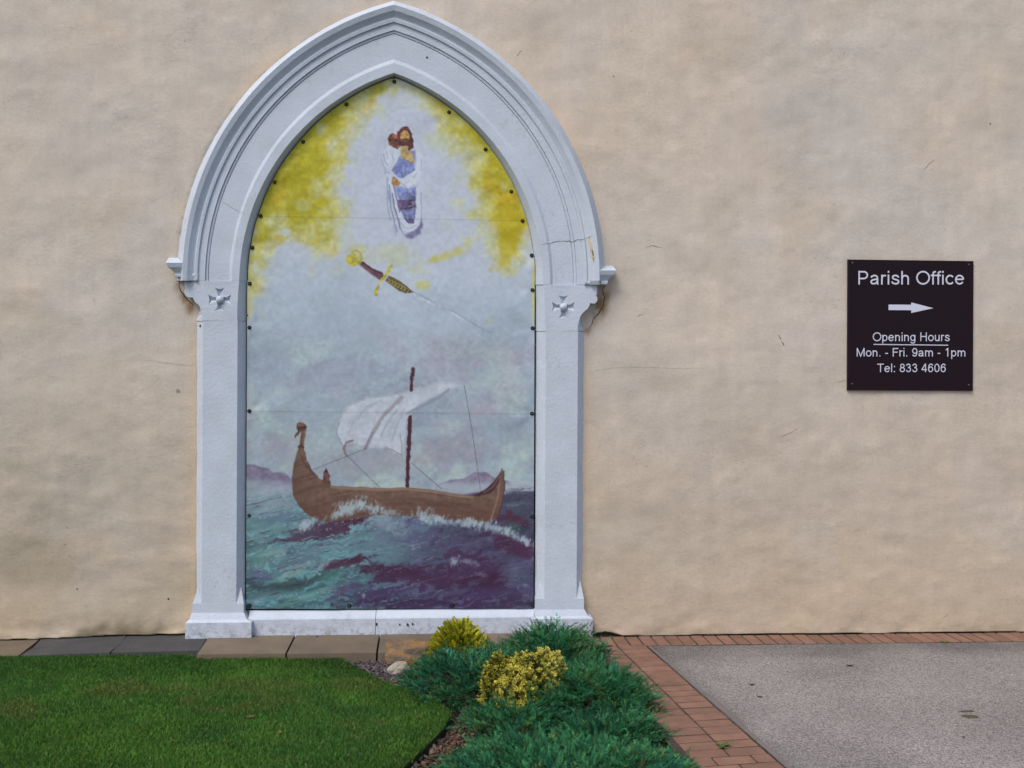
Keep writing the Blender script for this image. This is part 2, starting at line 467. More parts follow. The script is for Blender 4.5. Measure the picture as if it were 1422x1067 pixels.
def ribbon(name, pts, width, mt, parent, lift=0.0012, dfun=None, taper=True, jitter=0.6):
    """thin crack line on a surface: pts are photo measurements on the wall plane"""
    pts = np.array(pts, float)
    seg = np.hypot(*np.diff(pts, axis=0).T); t = np.concatenate([[0], np.cumsum(seg)])
    n = max(6, int(t[-1] / 2)); tt = np.linspace(0, t[-1], n)
    px = np.interp(tt, t, pts[:, 0]); py = np.interp(tt, t, pts[:, 1])
    px = px + RNG.normal(0, jitter * 0.5, n); py = py + RNG.normal(0, jitter * 0.5, n)
    W = []
    for x, y in zip(px, py):
        q = P(x, y); d = (wall_disp(np.array(q[0]), np.array(q[2])) if dfun is None else dfun(x, y))
        q = P(x, y, float(d) + lift); W.append(q)
    W = np.array(W)
    tg = np.gradient(W, axis=0); nrm = np.stack([-tg[:, 2], np.zeros(n), tg[:, 0]], -1)
    nrm /= np.linalg.norm(nrm, axis=1)[:, None] + 1e-9
    w = width * (0.6 + 0.8 * RNG.random(n)) * (np.sin(np.linspace(0.15, math.pi - 0.15, n)) ** 0.5 if taper else 1)
    V = np.concatenate([W + nrm * w[:, None] / 2, W - nrm * w[:, None] / 2])
    i = np.arange(n - 1)
    F = np.stack([i, i + n, i + n + 1, i + 1], -1)
    return link(name, np_mesh(name, V, F), mt, parent)

for pts, w, mk in (
        ([(843, 394), (836, 402), (839, 412), (838, 425), (832, 435), (824, 444), (819, 458)], 0.006, 'crack'),
        ([(250, 392), (248, 398), (251, 404), (255, 410), (262, 418), (268, 424)], 0.008, 'crack'),
        ([(820, 516), (850, 511), (890, 510), (935, 512), (985, 511)], 0.0015, 'hair'),
        ([(896, 345), (906, 341), (914, 343)], 0.003, 'hair'), ([(906, 342), (921, 344)], 0.003, 'hair'),
        
        ([(1081, 466), (1085, 472)], 0.005, 'crack'), ([(1085, 474), (1089, 480)], 0.005, 'crack'),
        ([(885, 440), (893, 436)], 0.004, 'hair'), ([(1085, 607), (1100, 600), (1108, 595)], 0.004, 'hair'),
        ([(200, 500), (230, 504), (262, 508), (272, 505)], 0.0015, 'hair'),
        ([(1300, 866), (1310, 858), (1318, 853)], 0.006, 'hair'), ([(1162, 531), (1175, 528)], 0.005, 'hair'),
        ([(1283, 236), (1292, 226), (1298, 222)], 0.006, 'hair'), ([(718, 78), (724, 70)], 0.005, 'hair'),
        ([(1195, 862), (1197, 848)], 0.004, 'hair')):
    ribbon('crack', pts, w, M[mk], WALL)
for px, py, r in ((1375, 172, 1.3), (852, 106, 1.1), (247, 543, 3.4), (234, 832, 1.6), (107, 818, 1.3)):
    q = P(px, py); d = float(wall_disp(np.array(q[0]), np.array(q[2])))
    bm = bmesh.new(); c = P(px, py, d + 0.0015); n = 9
    bm.faces.new([bm.verts.new((c[0] + r / 185 * (0.6 + 0.5 * random.random()) * math.cos(a * 2 * math.pi / n), c[1], c[2] + r / 185 * (0.6 + 0.5 * random.random()) * math.sin(a * 2 * math.pi / n))) for a in range(n)])
    bm_obj('chip_mark', bm, M['hair'] if r > 2.1 else M['crack'], WALL)

# ------------------------------------------------------------------ slab path along the wall
def slab_z(x):
    return 0.014 + 0.036 * float(np.clip((x + 3.4) / 1.3, 0, 1))
sheet('path_bed', [(-7, 0.02), (-7, -0.36), (1.1, -0.50), (1.1, 0.02)], -0.045, M['joint'])
PATH = tag(bpy.data.objects.new('slab_path', None), kind='structure'); COL.objects.link(PATH)
jx = [-6.145, -5.53, -4.915, -4.30, -3.685, -3.07, -2.45, -1.835, -1.20, -0.575, 0.05, 0.67, 0.985]
greys = (5, 6)
for i in range(len(jx) - 1):
    x0, x1 = jx[i] + 0.007, jx[i + 1] - 0.007
    def corner(x, y, dz):
        yy = y
        return (x + (0.06 if y < -0.1 else 0.0) * (0.7 if x < -1.5 else 0.35), yy, slab_z(x) + dz)
    yf = -0.43 if x0 < -1.9 else -0.535
    yf0 = yf + RNG.uniform(-0.008, 0.008)
    dz = RNG.uniform(-0.002, 0.002); tilt = RNG.uniform(-0.003, 0.003)
    # the far grey slab is split by an old cutting line
    cuts = [(0.012, yf0)] if i != 5 else [(0.012, -0.232), (-0.248, yf0)]
    for a, b in cuts:
        bm = bmesh.new()
        top = [corner(x0, a, dz), corner(x0, b, dz - tilt), corner(x1, b, dz), corner(x1, a, dz + tilt)]
        if i == 5:
            k = 0.05
            if b == -0.235: top[2] = (top[2][0], b + k, top[2][2])
            else: top[3] = (top[3][0], a + k, top[3][2])
        hexa(bm, [(p[0], p[1], -0.04) for p in top] + top)
        bm_obj('slab', bm, M['grey'] if i in greys else M['buff'], PATH, bevel=0.004)
# ------------------------------------------------------------------ brick edging
sheet('brick_bed', [(0.97, 0.02), (0.97, -0.3), (1.57, -6.9), (2.25, -6.9), (1.45, -0.30), (12, -0.30), (12, 0.02)], -0.0035, M['joint'])
EDGE = tag(bpy.data.objects.new('brick_edging', None), kind='structure'); COL.objects.link(EDGE)
def brick_mesh(lx, ly, j):
    bm = bmesh.new()
    x, y, z = lx / 2, ly / 2, 0.05
    hexa(bm, [(-x, -y, -z), (x, -y, -z), (x, y, -z), (-x, y, -z), (-x, -y, 0), (x, -y, 0), (x, y, 0), (-x, y, 0)])
    bmesh.ops.bevel(bm, geom=[e for e in bm.edges if e.verts[0].co.z > -0.01 and e.verts[1].co.z > -0.01], offset=0.006, segments=1, affect='EDGES')
    bmesh.ops.recalc_face_normals(bm, faces=bm.faces)
    me = bpy.data.meshes.new('brick'); bm.to_mesh(me); bm.free(); me.materials.append(M['brick'])
    return me
bm_full = brick_mesh(0.204, 0.0905, 0)
bm_half = brick_mesh(0.097, 0.0905, 0)
bm_wall = brick_mesh(0.0900, 0.235, 0)
def brick(me, x, y, ang, z=0.0):
    o = bpy.data.objects.new('brick', me); COL.objects.link(o); o.parent = EDGE
    o.location = (x + RNG.normal(0, 0.001), y + RNG.normal(0, 0.001), z + 0.002 + float(np.clip(RNG.normal(0, 0.0012), -0.002, 0.002)))
    o.rotation_euler = (RNG.normal(0, 0.004), RNG.normal(0, 0.004), ang + RNG.normal(0, 0.006))
for i in range(62):                                   # course along the foot of the wall
    brick(bm_wall, 1.03 + 0.1008 * i, -0.130 - 0.0035 * math.sin(i * 0.4), 0.0 + 0.02)
dirv = np.array([0.117, -1.0]); dirv /= np.linalg.norm(dirv); acr = np.array([-dirv[1], dirv[0]])
org = np.array([1.187, -0.31])
for r in range(56):                                   # two-brick border running towards the camera
    c = org + dirv * 0.1035 * r
    ang = math.atan2(acr[1], acr[0])
    if r < 20 or r > 40:
        for k in (-0.5, 0.5):
            q = c + acr * 0.214 * k; brick(bm_full, q[0], q[1], ang)
    elif r % 2 == 0:
        brick(bm_full, c[0], c[1], ang)
        for k in (-1, 1):
            q = c + acr * 0.1605 * k; brick(bm_half, q[0], q[1], ang)
    else:
        for k in (-0.5, 0.5):
            q = c + acr * 0.214 * k; brick(bm_full, q[0], q[1], ang)

# ------------------------------------------------------------------ concrete yard
def build_yard():
    xs = grid_axis([(1.3, 5.0, 0.04), (5.0, 14.01, 0.5)]); ys = grid_axis([(-7.4, -3.0, 0.4), (-3.0, -0.27, 0.04)])
    X, Y = np.meshgrid(xs, ys)
    # left side follows the brick border
    edge = 1.400 + 0.117 * (-0.30 - Y)
    t = (X - 1.3) / (14 - 1.3)
    XX = edge + t * (14 - edge)
    dirt = 1 - 0.30 * sstep(-0.75, -0.30, Y + 0.15 * fbm(XX * 1.2, Y * 2, 5, 4)) - 0.22 * sstep(0.16, 0.0, XX - edge - 0.03 * fbm(Y * 3, Y * 0, 6))  # darker towards the wall and beside the brick border
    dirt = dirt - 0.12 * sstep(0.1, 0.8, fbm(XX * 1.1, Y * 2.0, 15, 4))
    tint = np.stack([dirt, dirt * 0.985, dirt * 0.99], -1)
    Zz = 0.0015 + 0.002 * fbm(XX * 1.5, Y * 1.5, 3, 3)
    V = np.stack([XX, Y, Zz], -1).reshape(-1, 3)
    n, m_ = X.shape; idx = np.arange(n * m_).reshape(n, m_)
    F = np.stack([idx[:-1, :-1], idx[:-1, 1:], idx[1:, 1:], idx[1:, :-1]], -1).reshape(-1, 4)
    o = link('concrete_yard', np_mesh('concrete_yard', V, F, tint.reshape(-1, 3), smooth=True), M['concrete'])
    tag(o, kind='structure')
build_yard()
# smooth trowelled margin of the yard, beside the border
bm = bmesh.new()
pr = None
for i in range(70):
    y = -0.30 - 0.1 * i; x = 1.402 + 0.117 * (0.1 * i)
    w = 0.016 + 0.014 * (fbm(np.array(i * 0.35), np.array(0.0), 3) + 1) * (1.6 if i < 6 or 9 < i < 16 else 1)
    a = bm.verts.new((x, y, 0.0065)); b = bm.verts.new((x + float(w), y, 0.0062))
    if pr: bm.faces.new([pr[0], a, b, pr[1]])
    pr = (a, b)
tag(bm_obj('concrete_margin', bm, M['margin']), kind='structure')

# ------------------------------------------------------------------ white pointed-arch surround
SUR = empty('arched_surround', (-0.5, 0, 0.0), 'white painted pointed arch surround with hood moulding and jambs on the wall', 'arch')
APX = 547.0
def arc_pixel(side, r, t):
    """t in 0..1 from the springing to the apex; r = (radius at the springing, radius at the apex on the left half)"""
    rs, ra = r
    y_ap = 390 - math.sqrt(ra * ra - 95.0 ** 2)
    if side < 0:
        c = SPL; re = ra
    else:
        c = SPR; re = math.hypot(APX - SPR[0], 390 - y_ap)
    e = math.acos(abs(APX - c[0]) / re)
    rr = rs + (re - rs) * t
    ph = e * t
    return c[0] + side * rr * math.cos(ph), c[1] - rr * math.sin(ph)

arch_prof = [((297.5, 298), -0.004), ((309.8, 304), 0.070), ((320, 317), 0.070), ((323.5, 322), 0.056), ((351.6, 355.2), 0.056),
             ((352.4, 356.0), 0.050), ((353.2, 356.8), 0.060), ((355.8, 359.4), 0.061), ((356.4, 360.0), 0.056), ((357.2, 360.8), 0.070), ((367.2, 371.4), 0.071)]
hood_prof = [((366.4, 370.8), -0.005), ((367, 371.0), 0.071), ((367.8, 372), 0.084), ((371, 376.4), 0.087), ((372.5, 378), 0.078), ((374.5, 380), 0.082),
             ((378.5, 384), 0.096), ((382, 387.5), 0.110), ((388.5, 395), 0.120), ((396, 400.5), -0.006)]
NSEG = 56
def arch_half(bm, side, prof, apex_row):
    spring = 390.0 if side < 0 else 395.5
    rows = []
    if side > 0:       # the right half comes down a little lower
        rows.append([P(SPR[0] + r[0], spring, d) for r, d in prof])
    rows += [[P(*arc_pixel(side, r, i / NSEG), d) for r, d in prof] for i in range(NSEG)]
    vr = [[bm.verts.new(Vector(p)) for p in row] for row in rows] + [apex_row]
    for a, b in zip(vr[:-1], vr[1:]):
        for k in range(len(prof) - 1):
            bm.faces.new([a[k], a[k + 1], b[k + 1], b[k]])
    return vr[0]
bm = bmesh.new()
ap = [bm.verts.new(Vector(P(*arc_pixel(-1, r, 1.0), d))) for r, d in arch_prof]
f_l = arch_half(bm, -1, arch_prof, ap)
f_r = arch_half(bm, 1, arch_prof, ap)
# sloping ledge that closes the sunk band above each block
for side, row in ((-1, f_l), (1, f_r)):
    yb = 390.0 if side < 0 else 395.5
    c = SPL if side < 0 else SPR
    lo = [bm.verts.new(Vector(P(c[0] + side * arch_prof[k][0][0], yb + 3.2, 0.071))) for k in range(2, 10)]
    up = [row[k] for k in range(2, 10)]
    for k in range(7):
        bm.faces.new([up[k], up[k + 1], lo[k + 1], lo[k]])
bm_obj('arch_moulding', bm, M['paint'], SUR)

bm = bmesh.new()
hap = [bm.verts.new(Vector(P(*arc_pixel(-1, r, 1.0), d))) for r, d in hood_prof]
for side in (-1, 1):
    first = arch_half(bm, side, hood_prof, hap)
    c = SPL if side < 0 else SPR
    y0, ky = (385.5, 0.95) if side < 0 else (395.5, 0.92)
    ends = [246, 245.5, 244.5, 242.5, 243, 242, 238, 233.5, 229.8, 234.5]
    if side > 0:
        ends = [842, 842, 843, 844.5, 844, 845, 848.5, 852.5, 855.8, 850]
    mit = []; end = []
    for k, (r, d) in enumerate(hood_prof):
        x = c[0] + side * r[0]; y = y0 - (r[0] - 367) * ky
        mit.append(bm.verts.new(Vector(P(x, y, d)))); end.append(bm.verts.new(Vector(P(ends[k], y, d))))
    for a, b in ((first, mit), (mit, end)):
        for k in range(len(hood_prof) - 1):
            try: bm.faces.new([a[k], a[k + 1], b[k + 1], b[k]])
            except ValueError: pass
    bm.faces.new(end)
bm_obj('hood_moulding', bm, M['paint'], SUR)

# carved blocks at the springing, with a sunk cross each
def fill_with_hole(bm, outer, hole):
    eds = []
    for ring in (outer, hole):
        for i in range(len(ring)):
            eds.append(bm.edges.new((ring[i], ring[(i + 1) % len(ring)])))
    bmesh.ops.triangle_fill(bm, use_beauty=True, use_dissolve=False, edges=eds)

DF = 0.070
blocks = {
    -1: dict(cross=(305.4, 416.3), outer=[(256, 385.8), (256, 392), (256.4, 398), (258, 401), (255.6, 404.5), (256.2, 407), (257.6, 410), (260, 412.3), (263, 413.2),
                                          (267.8, 413.2), (269.2, 417), (271.5, 420), (274.5, 422.5), (277.5, 426), (279.5, 431), (281, 438), (281, 446)],
             inner=[(329.3, 446), (329.6, 430), (330.4, 410), (332.2, 390.2)], wall_o=272.4, wall_i=[342.8, 343, 343.4, 344.3], top=[(273.5, 390.2), (273.5, 385.8)], n_ch=(14, 17)),
    1: dict(cross=(782.4, 426.6), outer=[(829.5, 395.8), (829.4, 402), (829.2, 407), (827.8, 410.5), (829.4, 414), (829.6, 417), (828, 420), (825.6, 421.8),
                                         (819.5, 421), (818.3, 425), (816, 429), (811.5, 432.5), (808, 436), (805.5, 441), (803.6, 447), (802.2, 453), (802, 460)],
            inner=[(757.2, 460), (757, 440), (756.5, 418), (754.9, 395.7)], wall_o=810.6, wall_i=[743.6, 743.6, 743.4, 742.6], top=[(811.5, 395.7), (811.5, 395.8)], n_ch=(14, 17)),
}
for side, B in blocks.items():
    bm = bmesh.new()
    cx, cy = B['cross']
    out = B['outer'] + B['inner'] + (B['top'] if side < 0 else [])
    fv = [bm.verts.new(Vector(P(x, y, DF))) for x, y in out]
    # cross outline: four splayed arms
    ring = []; arms = []
    for q in range(4):
        a = q * math.pi / 2
        def rot(u, v):
            return (cx + u * math.cos(a) - v * math.sin(a), cy + u * math.sin(a) + v * math.cos(a))
        pts = [rot(4.2, -3.6), rot(9, -3.2), rot(13.5, -5.6), rot(16, -7.4), rot(14.6, 0), rot(16, 7.4), rot(13.5, 5.6), rot(9, 3.2)]
        vs = [bm.verts.new(Vector(P(x, y, DF))) for x, y in pts]
        bot = [bm.verts.new(Vector(P(*rot(u, 0), DF - 0.024))) for u in (4.5, 12.5)]
        ring.append(vs); arms.append(bot)
    hole = [v for vs in ring for v in vs]
    fill_with_hole(bm, fv, hole)
    cen = bm.verts.new(Vector(P(cx, cy, DF - 0.018)))
    for q in range(4):
        vs, (b0, b1) = ring[q], arms[q]
        nx = ring[(q + 1) % 4]
        for a_, b_, c_ in ((vs[0], vs[1], b0), (vs[1], vs[2], b0), (vs[2], b1, b0), (vs[2], vs[3], b1), (vs[3], vs[4], b1), (vs[4], vs[5], b1), (vs[5], vs[6], b1),
                           (vs[6], b0, b1), (vs[6], vs[7], b0), (vs[0], b0, cen), (vs[7], nx[0], b0), (b0, nx[0], cen)):
            bm.faces.new([a_, b_, c_])
    # sides: corbel straight back to the wall, chamfers below and inside
    no = len(B['outer'])
    back = []
    for i, (x, y) in enumerate(B['outer']):
        p = P(x, y, DF)
        if i >= no - 4:
            k = (i - (no - 5)) / 4.0
            w = P(B['wall_o'], y, -0.005)
            q = Vector((p[0] * (1 - k) + w[0] * k, 0.005, p[2] * (1 - k) + w[2] * k))
        else:
            q = Vector((p[0], 0.005, p[2]))
        back.append(bm.verts.new(q))
    for i in range(no - 1):
        bm.faces.new([fv[i], fv[i + 1], back[i + 1], back[i]])
    ib = [bm.verts.new(Vector(P(wx, y, -0.004))) for wx, (x, y) in zip(B['wall_i'], B['inner'])]
    for i in range(len(ib) - 1):
        bm.faces.new([fv[no + i], fv[no + i + 1], ib[i + 1], ib[i]])
    blk = bm_obj('carved_block', bm, M['paint'], SUR)
    # boss in the middle of the cross
    bm = bmesh.new()
    bmesh.ops.create_uvsphere(bm, u_segments=20, v_segments=12, radius=0.030)
    for v in bm.verts: v.co.y *= 0.9
    c = P(cx, cy, DF + 0.001)
    bmesh.ops.translate(bm, verts=bm.verts, vec=Vector(c))
    for f in bm.faces: f.smooth = True
    bm_obj('cross_boss', bm, M['paint'], blk)

# jambs with stopped chamfers
jamb_px = {-1: dict(ow=272.0, of=281.0, if_=329.0, iw=342.4, y0=446, ys=816, ye=838, yb=852),
           1: dict(ow=810.3, of=801.6, if_=757.2, iw=743.4, y0=460, ys=806, ye=832, yb=848)}
for side, J in jamb_px.items():
    bm = bmesh.new()
    xo, xi = P(J['ow'], 640)[0], P(J['iw'], 640)[0]
    xof, xif = P(J['of'], 640, DF)[0], P(J['if_'], 640, DF)[0]
    zt, zs, ze, zb = (P(J['if_'], J[k], DF)[2] for k in ('y0', 'ys', 'ye', 'yb'))
    n = 14
    zl = [zt + (ze - zt) * i / n for i in range(n + 1)]
    rows = [[bm.verts.new((x, y, z)) for x, y in ((xo, 0.006), (xof, -DF), (xif, -DF), (xi, 0.004))] for z in zl]
    for a, b in zip(rows[:-1], rows[1:]):
        for k in range(3): bm.faces.new([a[k], a[k + 1], b[k + 1], b[k]])
    # pyramid stops
    for x_w, x_f in ((xo, xof), (xi, xif)):
        apx = bm.verts.new(((x_w + x_f) / 2, -DF / 2, zs))
        cor = bm.verts.new((x_w, -DF, ze)); f1 = bm.verts.new((x_f, -DF + 0.0005, ze)); w1 = bm.verts.new((x_w, 0.0, ze))
        bm.faces.new([apx, f1, cor]); bm.faces.new([apx, cor, w1])
    hexa(bm, [(xo, 0.006, zb), (xo, -DF - 0.001, zb), (xi, -DF - 0.001, zb), (xi, 0.006, zb),
              (xo, 0.006, ze), (xo, -DF - 0.001, ze), (xi, -DF - 0.001, ze), (xi, 0.006, ze)])
    bm_obj('jamb', bm, M['paint'], SUR)
    # plinth: sloping top over a block
    dp = 0.118
    px0, px1, yt, yb = (257.2, 349.0, 865.5, 886) if side < 0 else (739.0, 823.2, 860.0, 888)
    x0, x1 = P(px0, yt, dp)[0], P(px1, yt, dp)[0]
    z1 = P(px0, yt, dp)[2]
    xa, xb = min(xo, xi) - 0.004, max(xo, xi) + 0.004
    bm = bmesh.new()
    b0 = [(x0, 0.0, -0.05), (x0, -dp, -0.05), (x1, -dp, -0.05), (x1, 0.0, -0.05)]
    b1 = [(x0, 0.0, z1), (x0, -dp, z1), (x1, -dp, z1), (x1, 0.0, z1)]
    mid = (z1 + zb) / 2 - 0.012
    b15 = [((x0 * 0.4 + xa * 0.6), 0.0, mid), ((x0 * 0.4 + xa * 0.6), -(dp * 0.42 + (DF + 0.006) * 0.58), mid), ((x1 * 0.4 + xb * 0.6), -(dp * 0.42 + (DF + 0.006) * 0.58), mid), ((x1 * 0.4 + xb * 0.6), 0.0, mid)]
    b2 = [(xa, 0.0, zb + 0.004), (xa, -DF - 0.005, zb + 0.004), (xb, -DF - 0.005, zb + 0.004), (xb, 0.0, zb + 0.004)]
    rr = [[bm.verts.new(p) for p in ring] for ring in (b0, b1, b15, b2)]
    for a, b in zip(rr[:-1], rr[1:]):
        for k in range(4):
            bm.faces.new([a[k], a[(k + 1) % 4], b[(k + 1) % 4], b[k]])
    bm.faces.new(rr[0][::-1]); bm.faces.new(rr[-1])
    bm_obj('plinth', bm, M['paint'], SUR, bevel=0.003)
# sill stones
xl, xr = P(347, 855)[0], P(752, 855)[0]
xj = P(521.5, 868, 0.06)[0]
for a, b in ((xl, xj - 0.002), (xj + 0.002, xr)):
    bm = bmesh.new()
    prof = [(0.0, -0.04), (-0.064, -0.04), (-0.060, P(470, 859.8, 0.058)[2]), (-0.052, P(470, 857.5, 0.05)[2]), (0.0, P(470, 846.4, 0.0)[2])]
    va = [bm.verts.new((a, y, z)) for y, z in prof]; vb = [bm.verts.new((b, y, z)) for y, z in prof]
    for k in range(len(prof)):
        k2 = (k + 1) % len(prof); bm.faces.new([va[k], vb[k], vb[k2], va[k2]])
    bm.faces.new(va[::-1]); bm.faces.new(vb)
    bm_obj('sill', bm, M['paint'], SUR)
# old cracks through the paint on the right haunch
prof_r = np.array([p[0][0] for p in arch_prof] + [p[0][0] for p in hood_prof[1:]]); prof_d = np.array([p[1] for p in arch_prof] + [p[1] for p in hood_prof[1:]])
def d_right(x, y):
    r = math.hypot(x - SPR[0], y - 390)
    return float(np.interp(r, prof_r, prof_d))
ribbon('crack', [(754, 340), (763, 337.5), (770, 336), (780, 335), (790, 335), (794, 336.5), (800, 334), (812, 332), (822, 328)], 0.0035, M['crack'], SUR, 0.002, d_right, jitter=0.9)
ribbon('flake', [(817.5, 329), (819.5, 336), (822.5, 346), (824.5, 358), (824.5, 364)], 0.030, M['flake'], SUR, 0.0022, d_right, jitter=0.3)
ribbon('crack', [(818, 329), (817.6, 332), (820, 340), (823, 350), (824.5, 361)], 0.007, M['crack'], SUR, 0.004, d_right, jitter=0.5)
ribbon('crack', [(303, 279), (316, 284), (326, 291), (340, 297)], 0.0022, M['hair'], SUR, 0.002, lambda x, y: float(np.interp(math.hypot(x - SPL[0], y - 390), prof_r, prof_d)))
for px, py, r in ((593, 80, 1.6), (523, 867, 2.0), (555, 867.5, 1.8), (566, 868, 2.4), (573, 867, 1.8), (278, 453, 2.0), (343.5, 438, 1.5)):
    bm = bmesh.new(); n = 8
    d = 0.0585 if py < 100 else (0.066 if py > 860 else 0.030)
    if 440 < py < 460: d = 0.045
    c = P(px, py, d)
    bm.faces.new([bm.verts.new((c[0] + r / 185 * (0.6 + 0.5 * random.random()) * math.cos(a * 2 * math.pi / n), c[1], c[2] + r / 185 * (0.6 + 0.5 * random.random()) * math.sin(a * 2 * math.pi / n))) for a in range(n)])
    bm_obj('chip_mark', bm, M['crack'], SUR)

# ------------------------------------------------------------------ the painting, in print colours per point of the sheet
SCREWS = [(547.5, 113.5), (481, 145), (420.8, 197), (381.3, 253), (361.8, 300), (350.2, 344), (346.8, 394), (346.4, 455), (346.2, 571), (346, 716), (346.2, 841.5), (485, 841.5), (628, 841),
          (739.4, 840), (739.2, 717.6), (738.8, 574.6), (739.6, 456), (739.4, 403), (738.4, 354.8), (725.6, 307), (710, 266.4), (674.4, 207.6), (623.6, 156)]
def paint(X, Y):
    C = np.zeros(X.shape + (3,))
    n6 = fbm(X / 5, Y / 5, 1, 3); n20 = fbm(X / 22, Y / 22, 2, 4); n60 = fbm(X / 62, Y / 62, 3, 4)
    wxn, wyn = fbm(X / 14, Y / 14, 4, 3), fbm(X / 14, Y / 14, 6, 3)
    a = math.radians(-14)
    su, sv = X * math.cos(a) + Y * math.sin(a), -X * math.sin(a) + Y * math.cos(a)
    strk = fbm(su / 26 + wxn, sv / 4.0 + wyn * 1.5, 7, 4)
    strk2 = fbm(su / 60 + wxn, sv / 11 + wyn, 8, 4)

    def sd_poly(p, x, y):
        p = np.array(p, float); q = np.roll(p, -1, 0)
        d = np.full(x.shape, 1e9); ins = np.zeros(x.shape, bool)
        for (ax, ay), (bx, by) in zip(p, q):
            ex, ey = bx - ax, by - ay; wx, wy = x - ax, y - ay
            t = np.clip((wx * ex + wy * ey) / (ex * ex + ey * ey + 1e-9), 0, 1)
            d = np.minimum(d, np.hypot(wx - ex * t, wy - ey * t))
            ins ^= ((ay > y) != (by > y)) & (x < ex * (y - ay) / (ey if abs(ey) > 1e-9 else 1e-9) + ax)
        return np.where(ins, -d, d)

    def sub(p, pad):
        p = np.array(p, float)
        return (X > p[:, 0].min() - pad) & (X < p[:, 0].max() + pad) & (Y > p[:, 1].min() - pad) & (Y < p[:, 1].max() + pad)

    def put(s, mk, color):
        c = np.asarray(color, float)
        C[s] += (c - C[s]) * np.clip(mk, 0, 1)[:, None]

    def poly(p, color, soft=0.9, warp=0.8, alpha=1.0, tex=0.06):
        s = sub(p, soft + 4 * warp + 3)
        x = X[s] + warp * 2 * n6[s]; y = Y[s] + warp * 2 * wyn[s]
        mk = sstep(soft, -soft, sd_poly(p, x, y)) * alpha
        c = np.asarray(color, float)[None] * (1 + tex * 1.5 * n6[s] + tex * strk[s])[:, None]
        put(s, mk, c)

    def line(p, w, color, soft=0.7, alpha=1.0, warp=0.3):
        s = sub(p, w + soft + 3)
        x = X[s] + warp * 2 * n6[s]; y = Y[s] + warp * 2 * wyn[s]
        d = np.full(x.shape, 1e9)
        for (ax, ay), (bx, by) in zip(p[:-1], p[1:]):
            ex, ey = bx - ax, by - ay; t = np.clip(((x - ax) * ex + (y - ay) * ey) / (ex * ex + ey * ey + 1e-9), 0, 1)
            d = np.minimum(d, np.hypot(x - ax - ex * t, y - ay - ey * t))
        put(s, sstep(w / 2 + soft, w / 2 - soft, d) * alpha, np.asarray(color, float)[None])

    def blob(cx, cy, rx, ry, ang, color, alpha=1.0, nz=0.5, field=None, edge=0.55):
        an = math.radians(ang); dx, dy = X - cx, Y - cy
        u = (dx * math.cos(an) + dy * math.sin(an)) / rx; v = (-dx * math.sin(an) + dy * math.cos(an)) / ry
        r = np.hypot(u, v) + nz * (strk if field is None else field)
        mk = sstep(1.25, 1.25 - edge, r) * alpha
        put(np.ones(X.shape, bool), mk.ravel(), np.asarray(color, float)[None])

    ALL = np.ones(X.shape, bool)
    # --- sky ground colour: pale, then grey-green towards the sea
    top = np.array((169, 178, 194.)); mid = np.array((154, 168, 182.)); low = np.array((137, 152, 166.)); dark = np.array((130, 140, 156.))
    t1 = sstep(330, 470, Y + 50 * n60)[..., None]; t2 = sstep(430, 560, Y + 70 * n60)[..., None]
    C[:] = top + (mid - top) * t1; C[:] += (low - C) * t2 * 0.85
    C[:] += (dark - C) * (sstep(0.15, 0.9, fbm(X / 55, Y / 30, 22, 5)) * sstep(420, 480, Y) * 0.75)[..., None]
    C[:] += (np.array((148, 143, 160.)) - C) * (sstep(0.2, 0.9, fbm(X / 70 + 5, Y / 45, 27, 5)) * sstep(440, 500, Y) * 0.7)[..., None]
    C[:] += (np.array((160, 182, 178.)) - C) * (sstep(0.1, 0.9, fbm(X / 45, Y / 40, 31, 5)) * sstep(450, 520, Y) * 0.75)[..., None]
    C[:] += (np.array((150, 165, 150.)) - C) * (sstep(0.35, 1.0, fbm(X / 22, Y / 18, 37, 5)) * sstep(520, 560, Y) * 0.4)[..., None]
    for cx, cy, rx, ry, an, c, al in ((620, 625, 80, 26, -8, (138, 132, 148), 0.55), (380, 500, 60, 30, 15, (138, 148, 164), 0.5), (400, 620, 40, 22, 20, (136, 130, 142), 0.5), (470, 520, 70, 24, -10, (135, 140, 160), 0.45),
                                  (650, 480, 60, 30, -5, (140, 150, 165), 0.4), (460, 620, 60, 24, 0, (150, 166, 172), 0.5), (700, 530, 40, 40, -60, (165, 180, 182), 0.5), (530, 640, 80, 26, 0, (140, 138, 150), 0.5),
                                  (450, 450, 80, 18, -5, (146, 160, 176), 0.5), (600, 440, 90, 30, 5, (164, 176, 192), 0.5)):
        blob(cx, cy, rx, ry, an, c, al, 0.7, n20, 0.9)
    # streaky cloud strokes above the sea
    cs = fbm((X * 0.95 - Y * 0.3 + 30 * n60) / 26 + 2 * wxn, (Y * 0.95 + X * 0.3 + 30 * n60) / 11 + wyn, 111, 5)
    C[:] += (np.array((120, 132, 148.)) - C) * (sstep(0.15, 0.8, cs) * sstep(440, 500, Y) * 0.28)[..., None]
    C[:] += (np.array((166, 180, 186.)) - C) * (sstep(0.2, 0.8, -cs) * sstep(440, 500, Y) * 0.28)[..., None]
    # --- yellow glory round the pale centre
    left = [(335, 440), (352, 402), (358, 372), (372, 345), (392, 326), (420, 330), (440, 352), (462, 356), (474, 340), (468, 315), (478, 300), (466, 270), (470, 240), (478, 215), (486, 190), (500, 170), (515, 150), (535, 128), (548, 118), (548, 90), (335, 90)]
    right = [(552, 90), (562, 116), (588, 128), (600, 150), (606, 168), (624, 188), (636, 208), (650, 222), (654, 244), (648, 262), (662, 285), (652, 302), (676, 318), (684, 345), (694, 370), (708, 366), (716, 338), (730, 325), (750, 340), (750, 90)]
    yw = np.zeros(X.shape); deep = np.zeros(X.shape)
